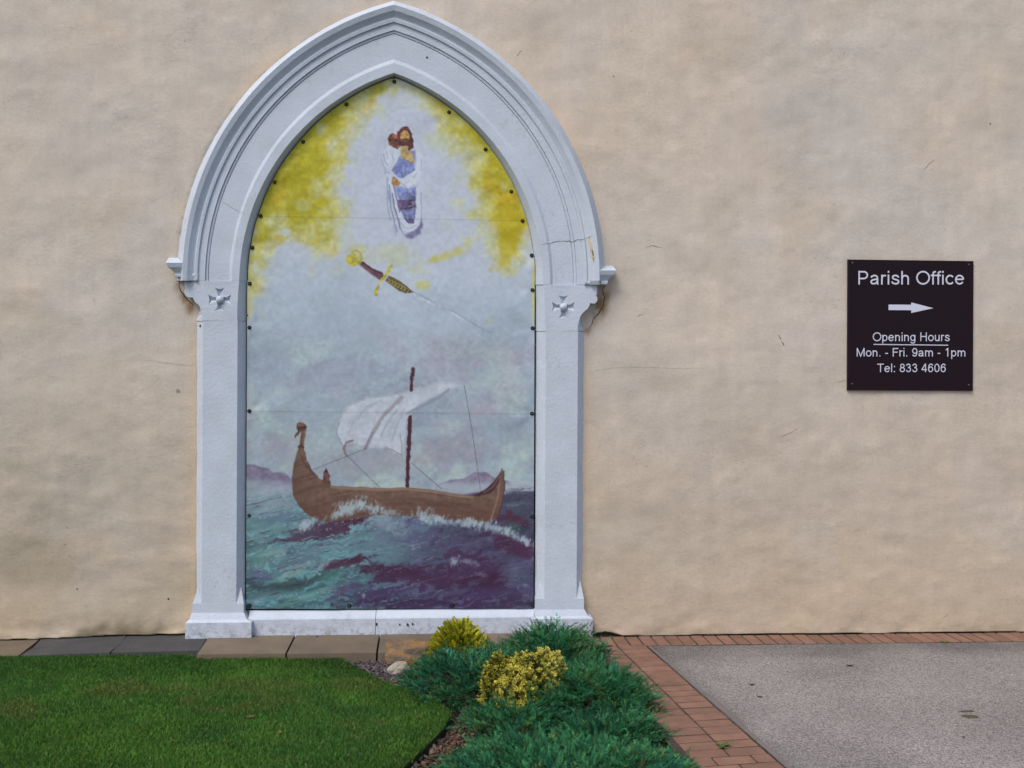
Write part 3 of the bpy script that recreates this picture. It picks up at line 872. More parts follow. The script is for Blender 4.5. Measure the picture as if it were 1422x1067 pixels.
    for pg in (left, right):
        d = sd_poly(pg, X + 12 * wxn + 9 * n20, Y + 11 * wyn + 9 * n60)
        yw = np.maximum(yw, sstep(16, -14, d)); deep = np.maximum(deep, sstep(2, -42, d + 14 * n20))
    halo = np.zeros(X.shape)
    for pg in (left, right):
        halo = np.maximum(halo, sstep(32, -6, sd_poly(pg, X + 22 * n20, Y + 22 * wyn)))
    C[:] += (np.array((173, 181, 156.)) - C) * (0.85 * halo * sstep(-0.7, 0.4, n20))[..., None]
    yc = np.array((173, 169, 100.)) + (np.array((157, 150, 30.)) - np.array((173, 169, 100.))) * deep[..., None]
    yc = yc + np.array((-5, 0, 16.)) * sstep(0.1, 0.9, n20)[..., None] + np.array((6, -6, -10.)) * sstep(0.2, 0.9, fbm(X / 30, Y / 30, 61, 4))[..., None]
    yc = yc * (1 + 0.05 * n6 + 0.04 * n60)[..., None]
    C[:] += (yc - C) * (yw * (0.80 + 0.2 * deep))[..., None]
    C[:] += (np.array((165, 176, 160.)) - C) * (0.35 * yw * (1 - deep) * sstep(0.0, 0.7, fbm(X / 12, Y / 12, 66, 4)))[..., None]
    for cx, cy, rx, ry, al in ((445, 180, 8, 12, 0.5), (420, 285, 14, 8, 0.35), (440, 262, 10, 14, 0.3), (700, 260, 6, 10, 0.4), (395, 322, 10, 5, 0.8), (460, 200, 10, 14, 0.3)):
        blob(cx, cy, rx, ry, 0, (176, 184, 186), al, 0.6, n20, 0.8)
    for cx, cy, rx, ry, an, al, c in ((548, 352, 40, 16, 10, 0.55, (168, 176, 140)), (520, 358, 26, 12, 0, 0.5, (166, 174, 150)), (585, 375, 24, 12, 10, 0.5, (168, 176, 140)), (618, 356, 20, 8, -25, 0.75, (170, 170, 96)), (600, 362, 10, 5, -20, 0.7, (170, 166, 80)),
                                      (648, 338, 8, 14, 30, 0.5, (172, 174, 110)), (586, 395, 12, 7, 0, 0.7, (172, 174, 104)), (500, 345, 14, 10, 0, 0.5, (172, 172, 110)), (655, 300, 8, 6, 0, 0.5, (172, 174, 110)), (680, 445, 5, 4, 0, 0.4, (170, 176, 120)),
                                      (705, 325, 22, 34, 8, 0.8, (170, 154, 26)), (700, 356, 10, 18, 0, 0.7, (168, 158, 60))):
        blob(cx, cy, rx, ry, an, c, al, 0.75, n20, 0.9)
    edge_y = sstep(737, 740.5, X) * sstep(345, 380, Y) * sstep(470, 415, Y)
    C[:] += (np.array((176, 178, 112.)) - C) * (0.8 * edge_y)[..., None]
    C[:] += (np.array((172, 174, 120.)) - C) * (0.75 * sstep(351, 345, X) * sstep(380, 400, Y) * sstep(455, 425, Y))[..., None]
    C[:] *= (1 + 0.012 * n6 + 0.014 * n20)[..., None]

    # --- robed figure
    k = 100 / 610.0
    z = lambda *pts: [(520 + k * px, 165 + k * py) for px, py in pts]
    poly(z((215, 930), (260, 985), (330, 960), (380, 890), (400, 840), (408, 920), (380, 980), (320, 1025), (270, 1010)), (104, 100, 138), 2.2, 0.8, 0.9)
    poly(z((60, 320), (80, 265), (130, 240), (200, 255), (215, 300), (190, 360), (150, 420), (110, 455), (80, 410)), (178, 187, 202), 1.2, 0.3, 1.0, 0.012)
    for p_, w_, c_, al in ((z((75, 300), (85, 360), (110, 390)), 1.4, (132, 150, 170), 0.7), (z((105, 280), (115, 340)), 1.2, (140, 156, 174), 0.7), (z((150, 300), (160, 350)), 1.3, (140, 156, 174), 0.7), (z((150, 435), (195, 370), (215, 320)), 1.4, (126, 134, 166), 0.8),
                           (z((60, 300), (62, 360), (95, 440), (90, 470)), 0.9, (136, 146, 172), 0.8), (z((95, 455), (125, 460)), 1.0, (130, 138, 160), 0.7)):
        line(p_, w_ * 1.3, c_, 1.0, min(1, al * 1.15))
    poly(z((345, 250), (390, 255), (410, 330), (408, 430), (385, 520), (330, 580), (285, 600), (235, 550), (225, 515), (300, 455), (340, 420), (350, 340)), (178, 187, 202), 1.0, 0.3, 1.0, 0.012)
    poly(z((340, 590), (385, 560), (395, 700), (400, 800), (380, 900), (330, 950), (280, 965), (230, 930), (200, 860), (180, 760), (150, 640), (110, 480), (150, 470), (165, 580), (200, 700), (235, 830), (290, 895), (335, 890), (350, 760)), (178, 187, 202), 1.0, 0.3, 1.0, 0.012)
    poly(z((215, 325), (245, 335), (330, 375), (345, 400), (340, 440), (235, 505), (200, 500), (148, 440), (190, 385)), (112, 122, 172), 0.8, 0.5, 1, 0.12)
    poly(z((290, 270), (345, 270), (350, 330), (330, 370), (300, 330)), (124, 126, 168), 0.9, 0.4)
    poly(z((165, 585), (230, 570), (285, 600), (350, 575), (357, 640), (350, 700), (290, 690), (215, 700), (190, 640)), (112, 122, 166), 0.8, 0.5, 1, 0.12)
    poly(z((200, 695), (260, 690), (350, 695), (352, 750), (300, 765), (220, 775), (205, 740)), (84, 70, 104), 0.8, 0.8, 1, 0.2)
    line(z((290, 745), (320, 735), (340, 715), (310, 715)), 1.1, (160, 150, 172), 0.6, 0.8)
    poly(z((225, 770), (345, 760), (342, 885), (290, 890), (250, 845)), (108, 116, 158), 0.8, 0.6, 1, 0.12)
    poly(z((255, 850), (340, 845), (335, 890), (290, 890)), (82, 72, 112), 0.9, 0.6, 0.85)
    for p_, w_, c_, al in ((z((250, 400), (245, 470)), 1.5, (140, 150, 196), 0.6), (z((290, 390), (270, 480)), 1.2, (140, 150, 190), 0.6), (z((180, 430), (230, 460)), 1.4, (92, 98, 148), 0.7), (z((220, 600), (225, 680)), 1.4, (134, 146, 190), 0.6),
                           (z((330, 610), (345, 700), (340, 840)), 1.2, (86, 82, 128), 0.7), (z((280, 620), (275, 680)), 1.5, (96, 104, 150), 0.6), (z((270, 800), (280, 850)), 2.0, (138, 150, 186), 0.5),
                           (z((110, 500), (108, 680), (120, 800), (135, 860)), 1.0, (128, 136, 168), 0.85), (z((125, 560), (140, 760), (190, 960)), 1.1, (112, 118, 154), 0.85), (z((150, 640), (170, 760), (205, 870), (215, 930)), 1.4, (104, 98, 138), 0.85),
                           (z((165, 580), (190, 690), (215, 790)), 1.2, (92, 84, 122), 0.8), (z((115, 620), (130, 700)), 2.2, (126, 134, 176), 0.7), (z((160, 900), (180, 990)), 0.9, (136, 142, 166), 0.8),
                           (z((215, 880), (260, 925), (300, 935), (350, 905)), 1.0, (140, 146, 166), 0.7), (z((350, 300), (345, 400), (300, 450)), 1.2, (140, 150, 176), 0.7), (z((400, 340), (395, 440)), 1.2, (142, 152, 172), 0.6),
                           (z((330, 500), (360, 460)), 1.2, (140, 150, 172), 0.6), (z((240, 555), (285, 600), (340, 560)), 0.9, (120, 128, 160), 0.7), (z((390, 620), (400, 760), (395, 830)), 1.2, (140, 140, 166), 0.6), (z((260, 560), (300, 520)), 1.0, (146, 154, 172), 0.6)):
        line(p_, w_ * 1.25, c_, 0.9, min(1, al * 1.15))
    poly(z((110, 160), (130, 130), (160, 125), (200, 140), (225, 180), (225, 240), (200, 262), (160, 250), (125, 225), (105, 190)), (112, 68, 54), 0.7, 0.9, 1, 0.28)
    poly(z((200, 110), (235, 72), (265, 66), (300, 90), (315, 130), (335, 200), (330, 240), (295, 270), (230, 230), (205, 190), (195, 140)), (84, 46, 48), 0.7, 0.7, 1, 0.15)
    poly(z((225, 130), (250, 100), (280, 108), (298, 140), (296, 170), (280, 205), (255, 212), (232, 195), (220, 160)), (168, 140, 82), 0.6, 0.2)
    poly(z((228, 172), (262, 165), (295, 175), (290, 205), (262, 222), (235, 208)), (92, 54, 48), 0.6, 0.3)
    line(z((250, 190), (275, 190)), 0.9, (158, 124, 76), 0.4, 0.9); line(z((228, 142), (245, 140)), 0.8, (96, 66, 50), 0.4); line(z((270, 140), (288, 141)), 0.8, (96, 66, 50), 0.4); line(z((258, 145), (257, 165)), 0.8, (146, 112, 66), 0.4, 0.8)
    poly(z((230, 235), (265, 228), (285, 235), (285, 268), (325, 300), (335, 380), (290, 358), (225, 320), (220, 275)), (166, 148, 100), 0.7, 0.3)
    line(z((225, 318), (290, 362), (330, 380)), 1.2, (120, 92, 62), 0.6, 0.7); line(z((240, 270), (290, 290)), 0.8, (140, 116, 76), 0.6, 0.6)
    poly(z((145, 545), (150, 500), (165, 490), (210, 525), (225, 550), (200, 575), (160, 580)), (138, 110, 76), 0.8, 0.3, 1, 0.15)

    # --- sword
    k2 = 225 / 1422.0
    s_ = lambda *pts: [(465 + k2 * px, 330 + k2 * py) for px, py in pts]
    poly(s_((95, 200), (110, 160), (160, 140), (210, 165), (232, 210), (210, 245), (160, 255), (110, 240)), (160, 152, 62), 0.9, 0.5, 0.95, 0.12)
    line(s_((150, 130), (190, 115), (225, 140), (240, 195)), 3.2, (160, 152, 50), 0.9, 0.85); line(s_((150, 170), (170, 190), (150, 230)), 1.6, (140, 132, 44), 0.8, 0.7); line(s_((195, 165), (215, 200)), 2.0, (186, 184, 130), 0.8, 0.8)
    poly(s_((228, 215), (250, 215), (340, 275), (425, 310), (430, 345), (395, 375), (330, 325), (260, 280), (218, 248)), (92, 62, 74), 0.7, 0.4)
    line(s_((245, 225), (330, 285), (420, 325)), 1.6, (64, 36, 48), 0.6); line(s_((225, 250), (300, 310), (385, 370)), 1.5, (136, 124, 136), 0.6, 0.9)
    poly(s_((480, 240), (505, 235), (495, 285), (450, 350), (405, 400), (380, 450), (375, 510), (350, 515), (340, 470), (360, 445), (395, 385), (440, 320)), (166, 158, 62), 0.8, 0.3, 1, 0.1)
    poly(s_((475, 335), (510, 345), (610, 405), (650, 445), (688, 482), (620, 490), (560, 470), (500, 420), (440, 385)), (86, 78, 50), 0.7, 0.5, 1, 0.1)
    for q in range(7):
        bx, by = 478 + q * 27, 372 + q * 14.5
        line(s_((bx - 8, by - 14), (bx + 10, by - 4), (bx + 4, by + 16), (bx - 12, by + 22)), 1.1, (164, 152, 66), 0.5, 0.9); line(s_((bx + 12, by - 12), (bx + 16, by + 18)), 1.0, (46, 38, 34), 0.5, 0.8)
    line(s_((620, 488), (688, 482), (640, 445)), 1.0, (60, 48, 48), 0.6, 0.8)
    line(s_((690, 482), (780, 520), (850, 560), (930, 620), (1040, 650), (1150, 715), (1250, 780), (1370, 840)), 1.5, (128, 138, 158), 0.8, 0.85)
    line(s_((700, 505), (800, 545), (900, 610), (980, 650)), 1.0, (142, 152, 170), 0.8, 0.7)
    poly(s_((690, 485), (850, 565), (1000, 640), (1200, 750), (1000, 655), (850, 590), (700, 520)), (176, 186, 200), 1.0, 0.3, 0.6)

    # --- hills, horizon
    k3 = 430 / 1207.0
    v = lambda *pts: [(330 + k3 * px, 480 + k3 * py) for px, py in pts]
    seaY = 672 + 6 * sstep(540, 740, X)
    poly(v((30, 465), (75, 470), (115, 475), (140, 495), (185, 498), (210, 522), (212, 600), (30, 600)), (112, 106, 128), 1.2, 0.7)
    C[:] += (np.array((140, 152, 166.)) - C) * (sstep(656, 674, Y - 0.12 * (X - 343)) * sstep(410, 404, X) * 0.9)[..., None]
    poly(v((770, 545), (830, 522), (880, 518), (925, 497), (965, 493), (1000, 515), (1035, 520), (1080, 545), (1110, 536), (1165, 555), (1165, 575), (770, 575)), (116, 108, 132), 1.2, 0.6, 0.95)
    C[:] += (np.array((146, 158, 170.)) - C) * (sstep(664, 676, Y) * sstep(595, 612, X) * sstep(690, 682, Y) * 0.85)[..., None]

    # --- sea
    sea = sstep(-3, 3, Y - (688 - 10 * sstep(360, 720, X) * 0 - 4 * sstep(600, 740, X)) + 3 * n20)
    base = np.array((94, 124, 136.)) + (np.array((68, 104, 112.)) - np.array((94, 124, 136.))) * sstep(690, 840, Y)[..., None]
    rgt = sstep(470, 640, X + 40 * strk2 + 0.5 * (Y - 780))[..., None]
    base = base + (np.array((62, 52, 80.)) - base) * rgt * 0.85
    base = base * (1 + 0.24 * strk + 0.16 * strk2)[..., None]
    C[:] += (base - C) * sea[..., None]
    k4 = 415 / 1422.0
    def sb(zx, zy, rx, ry, an, c, al=0.9, nz=0.6, edge=0.8, field=None):
        blob(335 + k4 * zx, 640 + k4 * zy, rx * k4, ry * k4, an, c, al, nz, field, edge)
    sb(120, 190, 150, 70, 0, (122, 140, 152), 0.8); sb(90, 320, 120, 60, -8, (98, 132, 138), 0.8); sb(200, 270, 120, 30, -8, (84, 108, 128), 0.7)
    sb(90, 480, 120, 60, -15, (86, 122, 124), 0.75); sb(300, 460, 200, 60, -18, (86, 108, 124), 0.7); sb(220, 560, 140, 30, -25, (104, 140, 138), 0.7); sb(90, 545, 80, 26, 20, (78, 78, 110), 0.6)
    sb(720, 330, 160, 80, 30, (92, 108, 128), 0.8); sb(640, 430, 160, 60, 20, (92, 118, 132), 0.7); sb(900, 380, 160, 60, 10, (76, 78, 108), 0.7); sb(830, 280, 60, 40, 0, (84, 86, 122), 0.7)
    sb(420, 325, 210, 42, -14, (66, 44, 66), 0.9); sb(540, 285, 80, 30, -5, (62, 36, 58), 0.85); sb(280, 360, 110, 20, -14, (72, 62, 84), 0.7)
    sb(470, 490, 115, 34, -12, (66, 40, 62), 0.92); sb(540, 475, 70, 24, 8, (62, 36, 58), 0.9); sb(700, 520, 140, 26, 4, (60, 34, 56), 0.85)
    sb(880, 560, 260, 70, 4, (62, 36, 64), 0.85); sb(1120, 500, 180, 70, 20, (64, 40, 72), 0.85); sb(1180, 590, 120, 50, 0, (58, 32, 56), 0.85); sb(1290, 400, 140, 44, 22, (64, 36, 64), 0.9)
    sb(1320, 240, 90, 90, 0, (62, 68, 84), 0.9); sb(1300, 290, 70, 26, 10, (66, 34, 56), 0.85); sb(1290, 210, 40, 16, 0, (92, 100, 118), 0.6); sb(1270, 245, 20, 14, 0, (74, 30, 52), 0.8); sb(1310, 320, 60, 20, 25, (52, 76, 80), 0.7)
    sb(1320, 540, 80, 60, 30, (78, 84, 110), 0.75); sb(1100, 640, 260, 40, -4, (64, 50, 86), 0.8); sb(700, 630, 220, 40, -6, (62, 48, 84), 0.8); sb(480, 620, 120, 40, -20, (70, 62, 96), 0.75); sb(900, 680, 420, 26, 0, (54, 38, 70), 0.8)
    sb(180, 600, 220, 30, -12, (50, 70, 76), 0.85); sb(330, 570, 150, 22, -20, (52, 74, 76), 0.85); sb(60, 590, 70, 22, 20, (56, 68, 78), 0.8); sb(430, 545, 90, 24, -30, (66, 112, 106), 0.6); sb(330, 640, 160, 18, -18, (104, 142, 140), 0.6)
    sb(110, 640, 120, 26, -5, (84, 118, 124), 0.7); sb(60, 670, 60, 14, 0, (112, 128, 150), 0.7); sb(250, 520, 90, 18, -20, (126, 154, 156), 0.5, 1.0); sb(140, 440, 70, 10, -12, (128, 156, 158), 0.55, 1.0)
    # broken brush marks
    s2 = fbm(su / 12 + 3 * wxn, sv / 2.2, 71, 3)
    C[:] += (np.array((146, 168, 172.)) - C) * (sea * sstep(0.45, 0.95, s2) * 0.55 * (1 - 0.6 * rgt[..., 0]))[..., None]
    C[:] += (np.array((48, 30, 54.)) - C) * (sea * sstep(0.5, 0.95, fbm(su / 16, sv / 2.6, 73, 3)) * 0.45)[..., None]

    # --- ship
    sail = v((415, 395), (400, 372), (386, 335), (394, 290), (430, 235), (500, 205), (570, 195), (640, 188), (700, 168), (780, 146), (882, 150), (820, 182), (745, 215), (700, 245), (662, 285), (655, 340), (640, 432), (605, 412), (585, 398), (500, 402), (440, 372))
    for pg, al in ((v((415, 395), (400, 372), (386, 335), (394, 290), (430, 235), (500, 205), (575, 196), (640, 192), (590, 250), (540, 320), (497, 400), (440, 372)), 0.85),
                   (v((500, 400), (545, 318), (600, 240), (650, 194), (720, 190), (690, 240), (660, 290), (655, 340), (642, 430), (605, 412), (585, 398)), 0.9),
                   (v((640, 190), (700, 168), (780, 146), (850, 146), (800, 180), (735, 215), (670, 262), (640, 250)), 0.7), (v((780, 146), (884, 150), (830, 170), (790, 185)), 0.6)):
        poly(pg, (175, 182, 195), 2.6, 1.0, al, 0.015)
    for pg in (v((430, 300), (470, 250), (540, 225), (500, 270), (450, 340)), v((560, 360), (600, 290), (640, 250), (620, 320), (600, 380))):
        poly(pg, (158, 166, 180), 4.0, 1.0, 0.55, 0.015)
    for p_, w_, c_, al, so in ((v((497, 402), (530, 335), (575, 265), (640, 205)), 4.2, (118, 112, 132), 0.85, 1.8), (v((530, 335), (575, 262), (650, 198)), 2.2, (158, 156, 150), 0.7, 1.2), (v((660, 265), (720, 235), (780, 205), (822, 172)), 3.4, (124, 132, 148), 0.85, 1.6),
                               (v((395, 300), (386, 340), (402, 378), (420, 402)), 1.6, (124, 128, 146), 0.9, 1.0), (v((395, 290), (440, 230), (520, 200), (600, 195)), 1.6, (150, 156, 158), 0.6, 1.2), (v((560, 350), (585, 300), (620, 250)), 2.4, (140, 148, 163), 0.75, 1.4), (v((600, 380), (618, 320), (640, 270)), 1.8, (144, 152, 166), 0.7, 1.2), (v((430, 350), (450, 300), (500, 250)), 2.0, (146, 154, 168), 0.65, 1.4),
                               (v((470, 290), (500, 240), (560, 215)), 2.6, (146, 154, 168), 0.7, 1.6), (v((632, 345), (640, 380), (640, 432)), 2.0, (132, 142, 146), 0.8, 1.3), (v((584, 400), (610, 410), (640, 428)), 1.4, (112, 110, 124), 0.7, 0.9),
                               (v((640, 190), (760, 150), (880, 148)), 1.2, (152, 162, 166), 0.6, 1.2), (v((600, 200), (640, 215), (660, 190)), 1.2, (160, 156, 140), 0.5, 1.0)):
        line(p_, w_, c_, so, al)
    line(v((424, 430), (413, 402), (424, 378), (448, 370)), 2.6, (112, 92, 96), 0.9, 0.85)
    for p_ in (v((293, 484), (400, 442), (500, 402)), v((428, 430), (553, 553)), v((883, 152), (915, 340), (948, 570)), v((678, 458), (735, 508), (797, 560))):
        line(p_, 0.75, (84, 70, 72), 0.55, 0.85, 0.1)
    line(v((678, 178), (680, 130), (684, 90)), 4.6, (70, 40, 52), 0.7, 1, 0.7)
    line(v((662, 551), (666, 420), (672, 280)), 5.2, (66, 34, 46), 0.7, 1, 0.5)
    hull = v((238, 398), (229, 424), (219, 458), (211, 520), (215, 580), (238, 625), (275, 660), (318, 684), (345, 690), (420, 680), (520, 660), (640, 665), (740, 668), (830, 680), (920, 690), (990, 688), (1016, 665), (1032, 620), (1040, 560), (1037, 505), (1031, 474), (1020, 497), (1000, 530), (962, 566), (915, 584), (850, 577), (760, 562), (660, 554), (560, 557), (460, 551), (365, 546), (330, 527), (292, 487), (270, 445), (259, 398))
    sgd = sub(hull, 8)
    poly(hull, (99, 78, 69), 0.8, 0.4, 1, 0.05)
    hm = sstep(0.8, -0.8, sd_poly(hull, X[sgd], Y[sgd]))
    # planking streaks and the turn of the hull, as painted
    pl = fbm(X[sgd] / 34, (Y[sgd] - 0.0012 * (X[sgd] - 560) ** 2) / 2.6, 81, 3)
    put(sgd, hm * sstep(0.1, 0.8, pl) * 0.4, np.array((112, 90, 79.))[None]); put(sgd, hm * sstep(0.1, 0.8, -pl) * 0.5, np.array((74, 53, 47.))[None])
    yy = (Y[sgd] - 675) / 45.0
    put(sgd, hm * sstep(0.2, 1.0, yy) * 0.55, np.array((84, 56, 48.))[None]); put(sgd, hm * sstep(440, 405, X[sgd] - (Y[sgd] - 680) * 0.5) * 0.35, np.array((80, 58, 52.))[None])
    line(v((365, 552), (460, 558), (560, 563), (660, 560), (760, 568), (850, 584), (915, 592)), 3.2, (136, 112, 96), 1.4, 0.75)
    line(v((1022, 520), (1012, 600), (990, 670)), 2.4, (150, 122, 104), 1.3, 0.55); line(v((1036, 485), (1040, 560), (1032, 625), (1014, 668)), 1.5, (58, 42, 46), 0.8, 0.9, 0.8)
    poly(v((915, 584), (962, 566), (1003, 526), (1022, 500), (1022, 535), (1000, 562), (970, 582), (940, 588)), (62, 38, 46), 0.8, 0.4)
    line(v((960, 575), (1000, 548), (1024, 505)), 1.6, (112, 86, 78), 0.7, 0.8)
    poly(v((238, 408), (241, 385), (246, 352), (250, 330), (244, 312), (256, 300), (267, 308), (267, 330), (263, 355), (259, 385), (258, 410)), (94, 69, 60), 0.7, 0.3, 1, 0.1)
    line(v((255, 398), (259, 355), (264, 320)), 1.8, (128, 101, 84), 0.8, 0.75)
    line(v((235, 396), (247, 392), (258, 398)), 2.6, (62, 42, 44), 0.8, 0.9, 0.6)
    poly(v((230, 306), (242, 297), (262, 303), (268, 316), (256, 334), (242, 342), (236, 350), (224, 361), (222, 352), (231, 336)), (92, 66, 58), 0.6, 0.7, 1, 0.2)
    line(v((243, 318), (238, 334)), 0.9, (60, 42, 44), 0.5, 0.8); line(v((245, 425), (270, 470), (300, 510)), 1.2, (72, 52, 48), 0.7, 0.8, 0.8)
    poly(v((346, 478), (336, 492), (328, 535), (345, 540), (364, 543), (360, 508)), (92, 62, 58), 0.6, 0.5, 1, 0.15); poly(v((345, 476), (338, 492), (350, 494)), (52, 36, 42), 0.5, 0.3)
    # foam against the hull
    foam = 0.6 * fbm(X / 6, Y / 7, 91, 3) + 0.75 * fbm((X + 0.3 * Y) / 2.2, Y / 5, 95, 3)
    for zx, zy, rx, ry, an, al in ((540, 205, 70, 32, -8, 0.95), (600, 215, 60, 26, 12, 0.9), (500, 235, 55, 26, -25, 0.85), (690, 245, 60, 20, 5, 0.7), (330, 295, 50, 24, -20, 0.9), (300, 310, 40, 16, -10, 0.7), (440, 255, 40, 18, -10, 0.7),
                                   (890, 262, 70, 28, 12, 0.9), (960, 285, 80, 24, 10, 0.8), (1060, 290, 70, 20, 4, 0.85), (1180, 308, 90, 24, 12, 0.95), (1290, 345, 90, 20, 25, 0.9), (1360, 385, 40, 16, 30, 0.8), (1010, 480, 16, 26, 20, 0.8), (1085, 480, 50, 14, 15, 0.5),
                                   (385, 495, 60, 12, -35, 0.55), (700, 300, 90, 40, 20, 0.4), (580, 640, 8, 10, 0, 0.6), (1150, 540, 40, 8, 10, 0.3), (1360, 590, 16, 5, 0, 0.7)):
        sb(zx, zy + 8, rx * 1.15, ry * 1.2, an, (130, 150, 162), al * 0.6, 0.45, 1.2, foam)
        sb(zx, zy, rx, ry, an, (154, 170, 180), al * 0.6, 0.9, 1.1, foam)
    C[:] *= (1 + 0.02 * n6 + 0.02 * strk)[..., None]
    # welded seams of the print
    for y0, y1 in ((300.0, 307.0), (571.0, 575.0)):
        ln = y0 + (y1 - y0) * (X - 345) / 395
        C[:] *= (1 - 0.10 * np.exp(-((Y - ln) / 0.7) ** 2))[..., None]
    return C

# ------------------------------------------------------------------ printed banner in the arch
def build_banner():
    root = empty('painted_banner', P(543, 846, 0.014), 'painted banner of a longship, sword and robed figure filling the white arch', 'banner')
    ny, nx = 640, 348
    ys = np.linspace(109.5, 845.6, ny)
    def edge(c, sgn, y, r, xv):
        up = np.clip(390 - y, 0, None)
        x = c + sgn * np.sqrt(np.clip(r * r - up * up, 0, None))
        return np.where(y < 390, x, xv)
    xl = edge(SPL[0], -1, ys, 297.6, SPL[0] - 298.5 + (ys - 390) * -0.004)
    ra = math.hypot(APX - SPR[0], 390 - (390 - math.sqrt(297.6 ** 2 - 95 ** 2)))
    xr = edge(SPR[0], 1, ys, 0.5 * (ra + 297.6) + 0.5 * (ra - 297.6) * np.clip((390 - ys) / 280, 0, 1), SPR[0] + 0.5 * (ra + 297.6) - 0.5 - (ys - 390) * 0.0035)
    xl = np.minimum(xl, APX + 0.2 * 0); xr = np.maximum(xr, APX + 0.5); xl = np.minimum(xl, xr - 1.0)
    t = np.linspace(0, 1, nx)
    X = xl[:, None] + (xr - xl)[:, None] * t[None, :]
    Y = np.repeat(ys[:, None], nx, 1)
    col = paint(X, Y)
    # sheet: slack between the fixings, puckers that run out of each screw, two welded seams
    scr = SCREWS
    d = 0.016 + 0.0025 * fbm(X / 90, Y / 70, 3, 2)
    edge_t = np.minimum(X - xl[:, None], xr[:, None] - X)
    for sx, sy in scr:
        dx, dy = X - sx, Y - sy
        rr = np.hypot(dx, dy); an = np.arctan2(dy, dx)
        d = d - 0.0025 * np.exp(-(rr / 9) ** 2) + 0.0022 * np.sin(an * 4 + sx + 1.5 * fbm(X / 30, Y / 30, 13, 2)) * np.exp(-((rr - 22) / 24) ** 2) * sstep(2, 14, rr)
    d = d + 0.0042 * np.sin((X * 0.35 + Y * 0.94) / 10.5 + 2 * fbm(X / 60, Y / 60, 8, 2)) * sstep(60, 4, edge_t) * sstep(-0.2, 0.6, fbm(X / 80, Y / 120, 9, 2))
    for y0, y1 in ((300.0, 307.0), (571.0, 575.0)):
        ln = y0 + (y1 - y0) * (X - 345) / 395
        d = d + 0.0005 * np.exp(-((Y - ln) / 1.2) ** 2)
    vv = _f[None, None] + _r * ((X - CX) / FPX)[..., None] + _u * ((CY - Y) / FPX)[..., None]
    tt = (-0.014 - CAM[1]) / vv[..., 1]
    V = CAM + vv * tt[..., None]
    V[..., 1] = -d
    idx = np.arange(ny * nx).reshape(ny, nx)
    F = np.stack([idx[:-1, :-1], idx[1:, :-1], idx[1:, 1:], idx[:-1, 1:]], -1).reshape(-1, 4)
    alb = np.clip(lin(np.clip(col, 0, 255)) / ILL, 0.003, 0.9).reshape(-1, 3)
    link('canvas', np_mesh('canvas', V.reshape(-1, 3), F, alb, smooth=True), M['banner'], root)
    # dark sheet added behind the banner to paint its shadow gap
    bm = bmesh.new()
    pts = [P(x - 1.0, y, 0.004) for x, y in zip(xl[::18], ys[::18])] + [P(xl[-1] - 1.6, ys[-1] + 2.0, 0.004), P(xr[-1] + 1.6, ys[-1] + 2.0, 0.004)] + [P(x + 1.0, y, 0.004) for x, y in zip(xr[::-18], ys[::-18])]
    f = bm.faces.new([bm.verts.new(Vector(p)) for p in pts])
    bmesh.ops.triangulate(bm, faces=[f])
    bm_obj('shadow_gap_sheet', bm, M['back'], root)
    # screw with a washer at each fixing
    def disc(bm, r0, h, n=14, dome=True):
        lo = [bm.verts.new((r0 * math.cos(a * 2 * math.pi / n), 0, r0 * math.sin(a * 2 * math.pi / n))) for a in range(n)]
        hi = [bm.verts.new((0.72 * r0 * math.cos(a * 2 * math.pi / n), -h, 0.72 * r0 * math.sin(a * 2 * math.pi / n))) for a in range(n)]
        for a in range(n): bm.faces.new([lo[a], lo[(a + 1) % n], hi[(a + 1) % n], hi[a]])
        bm.faces.new(hi)
    bm = bmesh.new(); disc(bm, 0.0155, 0.007); bmesh.ops.recalc_face_normals(bm, faces=bm.faces)
    cap = bpy.data.meshes.new('screw'); bm.to_mesh(cap); bm.free(); cap.materials.append(M['screw'])
    bm = bmesh.new(); disc(bm, 0.0065, 0.003, 10); bmesh.ops.recalc_face_normals(bm, faces=bm.faces)
    head = bpy.data.meshes.new('screw_head'); bm.to_mesh(head); bm.free(); head.materials.append(M['screw_ring'])
    for sx, sy in scr:
        c = P(sx, sy, 0.0155) - base_of(root)
        o = bpy.data.objects.new('screw', cap); COL.objects.link(o); o.parent = root; o.location = Vector(c)
        h = bpy.data.objects.new('screw_head', head); COL.objects.link(h); h.parent = o; h.location = (0, -0.0068, 0)
build_banner()

